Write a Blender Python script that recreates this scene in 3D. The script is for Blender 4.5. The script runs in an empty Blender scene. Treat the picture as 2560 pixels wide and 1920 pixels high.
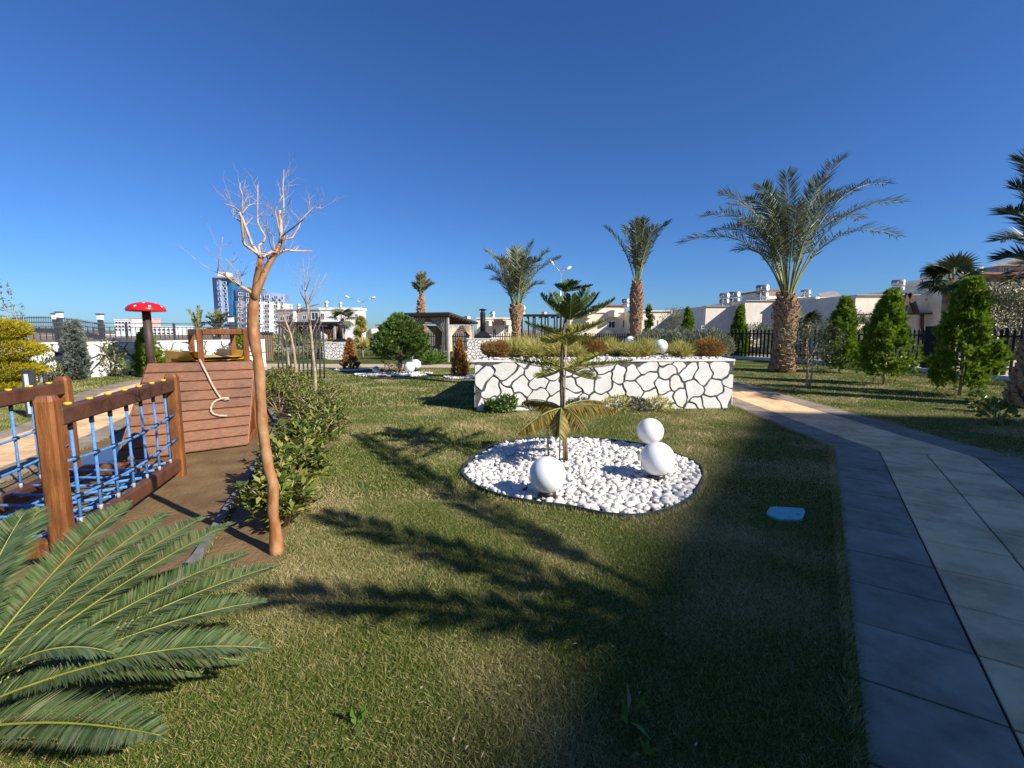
import bpy, math, random
import numpy as np
from mathutils import Vector, Matrix, Quaternion

SC = bpy.context.scene
COL = SC.collection
PI = math.pi
rnd = random.Random(7)

# ------------------------------------------------------------------ camera, sky, sun, exposure
F_PX, HOR, EYE = 1150.0, 825.0, 1.6          # focal length and horizon in photo pixels, eye height in metres
PITCH = math.atan((960 - HOR) / F_PX)
cam = bpy.data.cameras.new('camera'); camo = bpy.data.objects.new('camera', cam); COL.objects.link(camo)
camo.location = (0, 0, EYE); camo.rotation_euler = (PI / 2 - PITCH, 0, 0)
cam.sensor_width = 36; cam.lens = 36 * F_PX / 2560; cam.clip_start = .05; cam.clip_end = 5000
SC.camera = camo
SUN_EL = math.radians(34); SH = Vector((-.835, .55, 0)).normalized()   # shadows fall this way on the ground
world = bpy.data.worlds.new('World'); SC.world = world; world.use_nodes = True
wn = world.node_tree.nodes; wl = world.node_tree.links
sky = wn.new('ShaderNodeTexSky'); sky.sky_type = 'NISHITA'; sky.sun_disc = False
sky.sun_elevation = SUN_EL; sky.sun_rotation = math.atan2(-SH.x, -SH.y)
sky.altitude = 0; sky.air_density = 1.0; sky.dust_density = .25; sky.ozone_density = 3.0
bg = wn['Background']; bg.inputs['Strength'].default_value = .057
tint = wn.new('ShaderNodeMix'); tint.data_type = 'RGBA'; tint.blend_type = 'MULTIPLY'; tint.inputs[0].default_value = 1; tint.inputs[7].default_value = (.47, .83, 1.40, 1)
wl.new(sky.outputs[0], tint.inputs[6]); wl.new(tint.outputs[2], bg.inputs['Color'])   # the clear, deep blue air of the photograph
sl = bpy.data.lights.new('sun', 'SUN'); so = bpy.data.objects.new('sun', sl); COL.objects.link(so)
sl.energy = 5.0; sl.angle = math.radians(.53); sl.color = (1, .93, .83)
sd = Vector((SH.x * math.cos(SUN_EL), SH.y * math.cos(SUN_EL), -math.sin(SUN_EL)))
so.rotation_euler = sd.to_track_quat('-Z', 'Y').to_euler(); so.location = (20, -15, 30)
SC.view_settings.view_transform = 'Standard'; SC.view_settings.look = 'None'
SC.view_settings.exposure = .65; SC.view_settings.gamma = 1
SC.render.engine = 'CYCLES'
SC.cycles.max_bounces = 6; SC.cycles.transparent_max_bounces = 6

# ------------------------------------------------------------------ photo pixel -> world
def ray(px, py):
    u = (px - 1280) / F_PX; v = (960 - py) / F_PX
    return Vector((u, math.cos(PITCH) + v * math.sin(PITCH), -math.sin(PITCH) + v * math.cos(PITCH)))
def G(px, py, z=0.):                       # where the pixel meets the level z
    d = ray(px, py); return Vector((0, 0, EYE)) + d * ((z - EYE) / d.z)
def at(px, py, Y):                         # where the pixel meets the plane y = Y
    d = ray(px, py); return Vector((0, 0, EYE)) + d * (Y / d.y)
def W(n, Y): return n * Y / F_PX           # a length of n photo pixels at depth Y

# ------------------------------------------------------------------ materials
def nd(nt, t, **k):
    n = nt.nodes.new(t)
    for a, b in k.items(): setattr(n, a, b)
    return n
def mat(name, col, rough=.6, var=.12, scale=6., bump=0., bscale=60., metal=0., spec=.5, col2=None, mix=(.4, .6), stretch=None, per_object=0, stain=.6):
    m = bpy.data.materials.new(name); m.use_nodes = True; nt = m.node_tree
    b = nt.nodes['Principled BSDF']; b.inputs['Roughness'].default_value = rough; b.inputs['Metallic'].default_value = metal
    b.inputs['Specular IOR Level'].default_value = spec
    tc = nd(nt, 'ShaderNodeTexCoord'); mp = nd(nt, 'ShaderNodeMapping')
    nt.links.new(tc.outputs['Object'], mp.inputs[0])
    if stretch: mp.inputs['Scale'].default_value = stretch
    nz = nd(nt, 'ShaderNodeTexNoise'); nz.inputs['Scale'].default_value = scale; nz.inputs['Detail'].default_value = 6
    nt.links.new(mp.outputs[0], nz.inputs['Vector'])
    cr = nd(nt, 'ShaderNodeValToRGB'); nt.links.new(nz.outputs['Fac'], cr.inputs[0])
    c2 = col2 if col2 else tuple(min(1, c * (1 + var)) for c in col)
    c1 = col if col2 else tuple(c * (1 - var) for c in col)
    cr.color_ramp.elements[0].position = mix[0]; cr.color_ramp.elements[1].position = mix[1]
    cr.color_ramp.elements[0].color = (*c1, 1); cr.color_ramp.elements[1].color = (*c2, 1)
    if per_object:
        oi = nd(nt, 'ShaderNodeObjectInfo'); hv = nd(nt, 'ShaderNodeHueSaturation'); rr_ = nd(nt, 'ShaderNodeMapRange'); rr_.inputs[3].default_value = 1 - per_object; rr_.inputs[4].default_value = 1 + per_object
        nt.links.new(oi.outputs['Random'], rr_.inputs[0]); nt.links.new(rr_.outputs[0], hv.inputs['Value']); nt.links.new(cr.outputs[0], hv.inputs['Color'])
        n3 = nd(nt, 'ShaderNodeTexNoise'); n3.inputs['Scale'].default_value = 1.7; n3.inputs['Detail'].default_value = 8; n3.inputs['Roughness'].default_value = .7
        g3 = nd(nt, 'ShaderNodeNewGeometry'); nt.links.new(g3.outputs['Position'], n3.inputs['Vector']); c3 = nd(nt, 'ShaderNodeValToRGB'); c3.color_ramp.elements[0].position = .36; c3.color_ramp.elements[1].position = .55; c3.color_ramp.elements[0].color = (stain + .02, stain, stain - .03, 1); c3.color_ramp.elements[1].color = (1, 1, 1, 1)
        nt.links.new(n3.outputs['Fac'], c3.inputs[0]); m3 = nd(nt, 'ShaderNodeMix', data_type='RGBA', blend_type='MULTIPLY'); m3.inputs[0].default_value = 1; nt.links.new(hv.outputs[0], m3.inputs[6]); nt.links.new(c3.outputs[0], m3.inputs[7]); nt.links.new(m3.outputs[2], b.inputs['Base Color'])
    else: nt.links.new(cr.outputs[0], b.inputs['Base Color'])
    if bump:
        n2 = nd(nt, 'ShaderNodeTexNoise'); n2.inputs['Scale'].default_value = bscale; n2.inputs['Detail'].default_value = 5
        nt.links.new(mp.outputs[0], n2.inputs['Vector'])
        bp = nd(nt, 'ShaderNodeBump'); bp.inputs['Strength'].default_value = bump; bp.inputs['Distance'].default_value = .02
        nt.links.new(n2.outputs['Fac'], bp.inputs['Height']); nt.links.new(bp.outputs[0], b.inputs['Normal'])
    return m
def leafmat(name, cols, trans=.3, rough=.45, patch=None, spec=.4):
    """foliage: hue differs from leaf to leaf (random per island); patch=(cols, scale) adds broad patches"""
    m = bpy.data.materials.new(name); m.use_nodes = True; nt = m.node_tree
    b = nt.nodes['Principled BSDF']; out = nt.nodes['Material Output']
    b.inputs['Roughness'].default_value = rough; b.inputs['Specular IOR Level'].default_value = spec
    g = nd(nt, 'ShaderNodeNewGeometry'); cr = nd(nt, 'ShaderNodeValToRGB')
    nt.links.new(g.outputs['Random Per Island'], cr.inputs[0])
    el = cr.color_ramp.elements
    while len(el) < len(cols): el.new(.5)
    for i, c in enumerate(cols): el[i].position = i / (len(cols) - 1); el[i].color = (*c, 1)
    src = cr.outputs[0]
    if patch:
        c2 = nd(nt, 'ShaderNodeValToRGB'); nt.links.new(g.outputs['Random Per Island'], c2.inputs[0])
        e2 = c2.color_ramp.elements
        while len(e2) < len(patch[0]): e2.new(.5)
        for i, c in enumerate(patch[0]): e2[i].position = i / (len(patch[0]) - 1); e2[i].color = (*c, 1)
        tc = nd(nt, 'ShaderNodeTexCoord'); nz = nd(nt, 'ShaderNodeTexNoise'); nz.inputs['Scale'].default_value = patch[1]; nz.inputs['Detail'].default_value = 4
        nt.links.new(tc.outputs['Object'], nz.inputs['Vector'])
        mr = nd(nt, 'ShaderNodeMapRange'); mr.inputs[1].default_value = .46; mr.inputs[2].default_value = .66
        nt.links.new(nz.outputs['Fac'], mr.inputs[0])
        mx = nd(nt, 'ShaderNodeMix', data_type='RGBA'); nt.links.new(mr.outputs[0], mx.inputs[0])
        nt.links.new(src, mx.inputs[6]); nt.links.new(c2.outputs[0], mx.inputs[7]); src = mx.outputs[2]
    nt.links.new(src, b.inputs['Base Color'])
    if trans:
        t = nd(nt, 'ShaderNodeBsdfTranslucent'); nt.links.new(src, t.inputs['Color'])
        ms = nd(nt, 'ShaderNodeMixShader'); ms.inputs[0].default_value = trans
        nt.links.new(b.outputs[0], ms.inputs[1]); nt.links.new(t.outputs[0], ms.inputs[2]); nt.links.new(ms.outputs[0], out.inputs['Surface'])
    return m
def woodmat(name, c1, c2, rough=.55, sc=(1, 1, 1)):
    m = mat(name, c1, rough, col2=c2, scale=7, mix=(.32, .68), bump=.3, bscale=24, stretch=sc, per_object=.08); return m

M = {}
M['stucco'] = mat('white_stucco', (.78, .76, .72), .75, .06, 3, bump=.6, bscale=70, per_object=.035, stain=.86)
M['stucco_cap'] = mat('white_stucco_cap', (.74, .72, .67), .7, .08, 8, bump=.3, bscale=40)
M['joint'] = mat('grey_joint_paint', (.075, .074, .073), .8, .35, 12, bump=.4, bscale=40)
M['cream_wall'] = mat('cream_stucco', (.78, .69, .53), .85, .07, 1.5, bump=.1)
M['pale_wall'] = mat('pale_stucco', (.71, .65, .55), .85, .07, 1.5, bump=.1)
M['white_wall'] = mat('white_render', (.76, .75, .74), .8, .06, 1.2)
M['grey_wall'] = mat('grey_render', (.26, .25, .25), .8, .12, 1.2)
M['blue_wall'] = mat('blue_cladding', (.17, .25, .43), .5, .12, .3)
M['blue_glass'] = mat('blue_curtain_glass', (.03, .16, .34), .15, .2, .25, spec=.8)
M['glass'] = mat('window_glass', (.03, .04, .05), .08, .3, .8, spec=.7)
M['frame'] = mat('white_window_frame', (.75, .75, .73), .5, .05)
M['roof_tile'] = mat('red_brown_roof', (.24, .09, .06), .8, .25, 4, bump=.3)
M['dark_trim'] = mat('dark_brown_trim', (.06, .035, .028), .6, .2)
M['black_metal'] = mat('black_painted_metal', (.014, .014, .016), .6, .2, 8, spec=.2)
M['light_post'] = mat('light_grey_post', (.34, .33, .32), .6, .15, 6)
M['grey_metal'] = mat('dark_grey_metal', (.045, .048, .055), .45, .2, 8)
M['steel'] = mat('galvanised_steel', (.55, .56, .57), .35, .15, 5, metal=.6)
M['tank'] = mat('white_tank', (.62, .62, .60), .35, .1, 4)
M['tank_side'] = mat('tank_shell', (.33, .33, .34), .3, .2, 4, metal=.7)
M['globe'] = mat('opal_globe', (.83, .83, .82), .22, .015, 3)
M['plastic_black'] = mat('black_plastic', (.02, .02, .02), .4, .2)
M['steel_ball'] = mat('brushed_steel_ball', (.66, .67, .68), .32, .1, 3, metal=.55)
M['pebble'] = leafmat('white_marble_pebble', [(.44, .43, .41), (.64, .62, .59), (.72, .70, .67), (.58, .57, .55), (.70, .65, .57)], 0, .6, spec=.3)
M['edging'] = mat('dark_plastic_edging', (.03, .05, .05), .35, .2)
M['tile_grey'] = mat('grey_paver', (.255, .208, .155), .85, .18, 6, bump=.4, bscale=180, col2=(.34, .28, .212), mix=(.35, .65), per_object=.12)
M['tile_beige'] = mat('beige_paver', (.78, .50, .25), .85, .12, 5, bump=.35, bscale=160, col2=(.88, .60, .345), mix=(.3, .7), per_object=.09)
M['mortar'] = mat('path_bed', (.035, .032, .03), .95, .2, 30)
M['pale_path'] = mat('pale_concrete_slab', (.46, .39, .28), .9, .1, 4, bump=.2)
M['soil'] = mat('wet_soil', (.125, .078, .03), .7, .3, 3, bump=.8, bscale=22, col2=(.22, .14, .06), mix=(.35, .7))
M['water'] = mat('puddle_water', (.05, .045, .035), .03, .1, 2, spec=.8)
M['earth'] = mat('bare_earth', (.18, .14, .09), .95, .25, .2, bump=.3, bscale=3)
M['lid'] = mat('turquoise_plastic', (.12, .44, .46), .5, .08, 20)
M['wood'] = woodmat('stained_timber', (.16, .05, .011), (.29, .11, .03), .5, (5, 5, .7))
M['rail'] = woodmat('brown_timber_rail', (.085, .032, .016), (.14, .055, .027), .5)
M['plank'] = woodmat('composite_plank', (.13, .044, .013), (.22, .082, .027), .55, (.6, 3, 9))
M['rope_blue'] = mat('blue_rope', (.09, .27, .60), .7, .15, 40, bump=.6, bscale=180)
M['rope_tan'] = mat('tan_rope', (.52, .42, .30), .85, .15, 40, bump=.6, bscale=180)
M['yellow'] = mat('yellow_plastic', (.75, .46, .01), .35, .05)
M['red'] = mat('red_fibreglass', (.55, .012, .016), .25, .06)
M['white_paint'] = mat('white_paint', (.8, .8, .78), .4, .03)
M['panel_glow'] = mat('frosted_panel', (.72, .75, .80), .3, .03)
M['bark_myrtle'] = mat('smooth_orange_bark', (.27, .10, .028), .55, .2, 13, bump=.3, bscale=25, col2=(.43, .25, .12), mix=(.40, .66), stretch=(1, 1, .5))
M['twig'] = mat('grey_twig', (.40, .29, .21), .75, .2, 20)
M['twig_pale'] = mat('pale_myrtle_branch', (.36, .22, .13), .7, .2, 12, bump=.3, bscale=30, col2=(.52, .40, .30), mix=(.35, .6))
M['bark'] = mat('brown_bark', (.14, .095, .06), .85, .3, 14, bump=.6, bscale=35)
M['bark_pale'] = mat('pale_bark', (.36, .27, .18), .8, .2, 14, bump=.4, bscale=35)
M['palm_trunk'] = mat('palm_trunk_fibre', (.085, .048, .026), .9, .35, 10, bump=.8, bscale=25)
M['palm_boot'] = mat('palm_leaf_base', (.24, .14, .075), .85, .3, 5, bump=.6, bscale=25, col2=(.46, .31, .19))
M['petiole'] = mat('palm_petiole', (.22, .24, .08), .5, .2, 5)
M['palm_leaf'] = leafmat('date_palm_leaflet', [(.06, .09, .045), (.12, .155, .075), (.19, .215, .12), (.28, .29, .19)], .2, .4)
M['palm_pale'] = leafmat('pale_palm_leaflet', [(.13, .16, .07), (.24, .25, .12), (.36, .34, .20)], .25, .45)
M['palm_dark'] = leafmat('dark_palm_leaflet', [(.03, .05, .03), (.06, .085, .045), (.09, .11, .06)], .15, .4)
M['fan_leaf'] = leafmat('fan_palm_leaf', [(.035, .055, .02), (.06, .085, .03), (.09, .11, .05)], .15, .4)
M['cycad'] = leafmat('cycad_leaflet', [(.05, .09, .028), (.085, .14, .045), (.14, .19, .075), (.22, .22, .11)], .2, .33, spec=.5)
M['cycad_rib'] = mat('cycad_rib', (.20, .22, .03), .4, .15)
M['thuja'] = leafmat('bright_thuja', [(.08, .16, .010), (.17, .28, .018), (.27, .37, .03)], .4, .6)
M['thuja_dark'] = leafmat('dark_conifer', [(.05, .10, .016), (.10, .18, .03), (.19, .27, .055)], .25, .55)
M['gold'] = leafmat('golden_conifer', [(.20, .20, .01), (.36, .31, .012), (.48, .38, .02)], .25, .6)
M['grey_con'] = leafmat('blue_grey_conifer', [(.10, .13, .11), (.17, .20, .17), (.23, .26, .22)], .1, .7)
M['rust'] = leafmat('rusty_conifer', [(.20, .075, .02), (.36, .15, .04), (.48, .24, .075), (.28, .20, .05)], .2, .7)
M['rustball'] = leafmat('bronze_shrub', [(.18, .09, .022), (.32, .14, .035), (.36, .23, .06), (.22, .20, .05)], .25, .7)
M['hedge'] = leafmat('hedge_leaf', [(.06, .11, .016), (.12, .18, .028), (.24, .26, .055), (.36, .31, .10)], .25, .35)
M['olive'] = leafmat('olive_leaf', [(.07, .085, .045), (.12, .135, .075), (.19, .19, .11)], .2, .5)
M['lavender'] = leafmat('grey_lavender', [(.10, .13, .085), (.17, .20, .13), (.23, .25, .17)], .15, .7)
M['ygrass'] = leafmat('yellow_green_grass', [(.22, .26, .04), (.40, .40, .08), (.56, .50, .15), (.62, .50, .24)], .35, .5)
M['green'] = leafmat('green_leaf', [(.05, .11, .015), (.09, .17, .025), (.15, .23, .05)], .25, .4)
M['arauc'] = leafmat('araucaria_green', [(.03, .06, .012), (.06, .10, .015), (.10, .14, .025)], .12, .5)
M['arauc_mid'] = leafmat('araucaria_olive', [(.10, .13, .018), (.19, .20, .028), (.30, .27, .045)], .2, .5)
M['arauc_old'] = leafmat('araucaria_bronze', [(.15, .125, .018), (.25, .19, .03), (.36, .27, .065)], .25, .55)
M['grass'] = leafmat('lawn_blade', [(.075, .13, .018), (.14, .185, .034), (.25, .25, .06), (.50, .42, .20)], .3, .5,
                     patch=([(.17, .19, .045), (.42, .36, .15), (.58, .48, .25), (.66, .55, .34)], .9))
M['curtain'] = mat('beige_curtain', (.52, .44, .33), .9, .15, 3)
M['brown_roof'] = mat('brown_board_roof', (.32, .16, .07), .6, .2, 4)
M['table'] = mat('table_timber', (.16, .09, .05), .6, .2, 6)
def lawn_sheet():
    m = bpy.data.materials.new('lawn_turf'); m.use_nodes = True; nt = m.node_tree; b = nt.nodes['Principled BSDF']
    b.inputs['Roughness'].default_value = .9; b.inputs['Specular IOR Level'].default_value = .1
    tc = nd(nt, 'ShaderNodeTexCoord')
    def noise(s, d=5):
        n = nd(nt, 'ShaderNodeTexNoise'); n.inputs['Scale'].default_value = s; n.inputs['Detail'].default_value = d
        nt.links.new(tc.outputs['Object'], n.inputs['Vector']); return n.outputs['Fac']
    def ramp(f, a, c, pa=.4, pc=.62):
        r = nd(nt, 'ShaderNodeValToRGB'); nt.links.new(f, r.inputs[0]); e = r.color_ramp.elements
        e[0].position = pa; e[1].position = pc; e[0].color = (*a, 1); e[1].color = (*c, 1); return r.outputs[0]
    p = ramp(noise(.9, 4), (.07, .11, .02), (.21, .18, .07), .46, .66)
    f = ramp(noise(45, 4), (.45, .45, .45), (1.25, 1.2, 1.15), .3, .7)
    mx = nd(nt, 'ShaderNodeMix', data_type='RGBA', blend_type='MULTIPLY'); mx.inputs[0].default_value = 1
    nt.links.new(p, mx.inputs[6]); nt.links.new(f, mx.inputs[7]); nt.links.new(mx.outputs[2], b.inputs['Base Color'])
    bp = nd(nt, 'ShaderNodeBump'); bp.inputs['Strength'].default_value = .8; bp.inputs['Distance'].default_value = .03
    nt.links.new(noise(70, 3), bp.inputs['Height']); nt.links.new(bp.outputs[0], b.inputs['Normal'])
    return m
M['lawn'] = lawn_sheet()

# ------------------------------------------------------------------ mesh helpers
def tag(o, label=None, cat=None, group=None, kind=None):
    if label: o['label'] = label
    if cat: o['category'] = cat
    if group: o['group'] = group
    if kind: o['kind'] = kind
    return o
def thing(name, label, cat, loc=(0, 0, 0), group=None):
    o = bpy.data.objects.new(name, None); COL.objects.link(o); o.location = loc; o.empty_display_size = .2
    return tag(o, label, cat, group)
def world_loc(o):
    p = Vector((0, 0, 0))
    while o is not None: p += o.location; o = o.parent
    return p
def link(name, me, m, parent=None, loc=None):
    """a mesh object; loc is relative to the parent"""
    o = bpy.data.objects.new(name, me); COL.objects.link(o)
    if m and not me.materials: me.materials.append(M[m] if isinstance(m, str) else m)
    if parent: o.parent = parent
    if loc is not None: o.location = loc
    return o
def np_mesh(name, V, T, smooth=False):
    V = np.asarray(V, dtype=np.float32); T = np.asarray(T, dtype=np.int32)
    me = bpy.data.meshes.new(name); k = T.shape[1]
    me.vertices.add(len(V)); me.vertices.foreach_set('co', V.ravel())
    me.loops.add(T.size); me.loops.foreach_set('vertex_index', T.ravel())
    me.polygons.add(len(T)); me.polygons.foreach_set('loop_start', np.arange(0, T.size, k, dtype=np.int32))
    if smooth: me.polygons.foreach_set('use_smooth', np.ones(len(T), dtype=bool))
    me.update(calc_edges=True); return me
class MB:
    def __init__(s): s.v = []; s.f = []; s.sm = set()
    def add(s, vs, fs, smooth=False):
        o = len(s.v); s.v += [tuple(v) for v in vs]
        for f in fs:
            if smooth: s.sm.add(len(s.f))
            s.f.append([i + o for i in f])
        return s
    def obox(s, c, ax, ay, az):           # centre and three half-axis vectors
        c = Vector(c); ax = Vector(ax); ay = Vector(ay); az = Vector(az)
        vs = [c + ax * i + ay * j + az * k for k in (-1, 1) for j in (-1, 1) for i in (-1, 1)]
        return s.add(vs, [(0, 2, 3, 1), (4, 5, 7, 6), (0, 1, 5, 4), (2, 6, 7, 3), (0, 4, 6, 2), (1, 3, 7, 5)])
    def box(s, x0, x1, y0, y1, z0, z1):
        return s.obox(((x0 + x1) / 2, (y0 + y1) / 2, (z0 + z1) / 2), ((x1 - x0) / 2, 0, 0), (0, (y1 - y0) / 2, 0), (0, 0, (z1 - z0) / 2))
    def beam(s, a, b, w, h, up=(0, 0, 1)):
        a = Vector(a); b = Vector(b); d = (b - a); L = d.length; d.normalize(); u = Vector(up)
        r = d.cross(u)
        if r.length < 1e-4: r = d.cross(Vector((0, 1, 0)))
        r.normalize(); u = r.cross(d)
        return s.obox((a + b) / 2, d * L / 2, r * w / 2, u * h / 2)
    def bevbeam(s, a, b, w, h, c=.012, up=(0, 0, 1)):   # beam with chamfered edges
        a = Vector(a); b = Vector(b); d = (b - a).normalized(); u = Vector(up); r = d.cross(u)
        if r.length < 1e-4: r = d.cross(Vector((0, 1, 0)))
        r.normalize(); u = r.cross(d); hw, hh = w / 2, h / 2
        pr = [(hw - c, hh), (hw, hh - c), (hw, -hh + c), (hw - c, -hh), (-hw + c, -hh), (-hw, -hh + c), (-hw, hh - c), (-hw + c, hh)]
        rings = [(a, 1 - c / hw), (a + d * c, 1), (b - d * c, 1), (b, 1 - c / hw)]
        vs = [p + r * (x * k) + u * (y * k) for p, k in rings for x, y in pr]
        fs = [(i * 8 + j, i * 8 + (j + 1) % 8, i * 8 + 8 + (j + 1) % 8, i * 8 + 8 + j) for i in range(3) for j in range(8)]
        fs += [tuple(range(7, -1, -1)), tuple(range(24, 32))]
        return s.add(vs, fs)
    def tube(s, pts, rad, n=8, cap=True, smooth=True):
        pts = [Vector(p) for p in pts]; rr = rad if hasattr(rad, '__len__') else [rad] * len(pts)
        up = Vector((0, 0, 1)); vs = []
        t0 = (pts[1] - pts[0]).normalized(); r = t0.cross(up)
        if r.length < 1e-3: r = t0.cross(Vector((1, 0, 0)))
        r.normalize()
        for i, p in enumerate(pts):
            t = (pts[min(i + 1, len(pts) - 1)] - pts[max(i - 1, 0)])
            if t.length < 1e-9: t = t0
            t.normalize(); r = (r - t * r.dot(t)); r.normalize(); q = t.cross(r)
            vs += [p + (r * math.cos(2 * PI * k / n) + q * math.sin(2 * PI * k / n)) * rr[i] for k in range(n)]
        fs = [(i * n + k, i * n + (k + 1) % n, (i + 1) * n + (k + 1) % n, (i + 1) * n + k) for i in range(len(pts) - 1) for k in range(n)]
        s.add(vs, fs, smooth)
        if cap:
            o = len(s.v) - len(vs); s.f.append([o + k for k in range(n - 1, -1, -1)]); s.f.append([o + (len(pts) - 1) * n + k for k in range(n)])
        return s
    def lathe(s, prof, n=24, c=(0, 0, 0), smooth=True):   # prof: (r, z)
        c = Vector(c); vs = [c + Vector((r * math.cos(2 * PI * k / n), r * math.sin(2 * PI * k / n), z)) for r, z in prof for k in range(n)]
        fs = [(i * n + k, i * n + (k + 1) % n, (i + 1) * n + (k + 1) % n, (i + 1) * n + k) for i in range(len(prof) - 1) for k in range(n)]
        s.add(vs, fs, smooth); o = len(s.v) - len(vs)
        s.f.append([o + k for k in range(n - 1, -1, -1)]); s.f.append([o + (len(prof) - 1) * n + k for k in range(n)])
        return s
    def prism(s, poly, z0, z1):
        n = len(poly); vs = [(p[0], p[1], z0) for p in poly] + [(p[0], p[1], z1) for p in poly]
        return s.add(vs, [tuple(range(n - 1, -1, -1)), tuple(range(n, 2 * n))] + [(i, (i + 1) % n, n + (i + 1) % n, n + i) for i in range(n)])
    def mesh(s, name, off=None):
        me = bpy.data.meshes.new(name); off = Vector(off) if off is not None else None
        me.from_pydata([tuple(Vector(v) - off) for v in s.v] if off is not None else s.v, [], s.f)
        if s.sm:
            fl = np.zeros(len(s.f), dtype=bool); fl[list(s.sm)] = True; me.polygons.foreach_set('use_smooth', fl)
        me.update(); return me
    def build(s, name, m, parent=None, off=None):          # verts given in world space
        if parent is not None: off = world_loc(parent)
        o = link(name, s.mesh(name, off), m, parent)
        if parent is None and off is not None: o.location = off
        return o
def sphere_prof(r, n=14, zc=0., a0=-90., a1=90.):
    return [(max(1e-4, r * math.cos(math.radians(a))), zc + r * math.sin(math.radians(a))) for a in np.linspace(a0, a1, n)]
def copy_tree(o, parent=None):
    c = o.copy(); COL.objects.link(c)
    if parent: c.parent = parent
    for ch in list(o.children): copy_tree(ch, c)
    return c

# numpy foliage: every leaf a small folded or flat face with its own orientation
def rng(seed): return np.random.default_rng(seed)
def unit(a): return a / np.maximum(np.linalg.norm(a, axis=1, keepdims=True), 1e-9)
def blades(P, D, N, L, Wd, tip=0., fold=0.):
    """rhomb leaves: base, two sides, tip. P base, D direction, N rough normal, L length, Wd width"""
    D = unit(D); S = unit(np.cross(D, N)); U = np.cross(S, D); n = len(P)
    L = np.broadcast_to(L, n)[:, None]; Wd = np.broadcast_to(Wd, n)[:, None]
    V = np.empty((n, 4, 3)); V[:, 0] = P; V[:, 1] = P + D * L * .45 + S * Wd / 2 + U * L * fold; V[:, 2] = P + D * L - U * L * tip; V[:, 3] = P + D * L * .45 - S * Wd / 2 + U * L * fold
    F = np.arange(n * 4).reshape(n, 4); return V.reshape(-1, 3), F
def tris(P, D, N, L, Wd):
    D = unit(D); S = unit(np.cross(D, N)); n = len(P)
    L = np.broadcast_to(L, n)[:, None]; Wd = np.broadcast_to(Wd, n)[:, None]
    V = np.empty((n, 3, 3)); V[:, 0] = P - S * Wd / 2; V[:, 1] = P + S * Wd / 2; V[:, 2] = P + D * L
    return V.reshape(-1, 3), np.arange(n * 3).reshape(n, 3)
def merge(parts):
    V = []; F = []; o = 0
    for v, f in parts: V.append(v); F.append(f + o); o += len(v)
    return np.concatenate(V), np.concatenate(F)
def bez(a, b, c, n):
    t = np.linspace(0, 1, n)[:, None]; a, b, c = (np.array(x, dtype=float) for x in (a, b, c))
    return (1 - t) ** 2 * a + 2 * t * (1 - t) * b + t ** 2 * c

def frond_mesh(curve, n, L, wd, seed, start=.2, fwd=1.0, vee=.35, jit=.12, droop=.1, prof=None, plume=0):
    """leaflets along both sides of a curve (k x 3)"""
    g = rng(seed); k = len(curve)
    t = np.linspace(start, 1, n); idx = t * (k - 1); i0 = np.clip(idx.astype(int), 0, k - 2); fr = (idx - i0)[:, None]
    P = curve[i0] * (1 - fr) + curve[i0 + 1] * fr; T = unit(curve[i0 + 1] - curve[i0])
    up = np.array([0, 0, 1.]); S = unit(np.cross(T, up) + 1e-6); U = np.cross(S, T)
    u = (t - start) / (1 - start)
    ln = L * (prof(u) if prof else np.clip(np.minimum(.5 + 2.2 * u, 1.25 - .62 * u ** 4), .2, 1))
    out = []
    for sgn in (-1, 1):
        ph = g.uniform(-.55, 1.0, n) * plume; D = (S * sgn) * np.cos(ph)[:, None] + U * np.sin(ph)[:, None] + T * (fwd * (.6 + .55 * u))[:, None] + U * vee + g.normal(0, jit, (n, 3)) - up * droop
        out.append(blades(P, D, U + g.normal(0, .25, (n, 3)), ln * g.uniform(.85, 1.1, n), wd, tip=.1))
    return merge(out)

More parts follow.
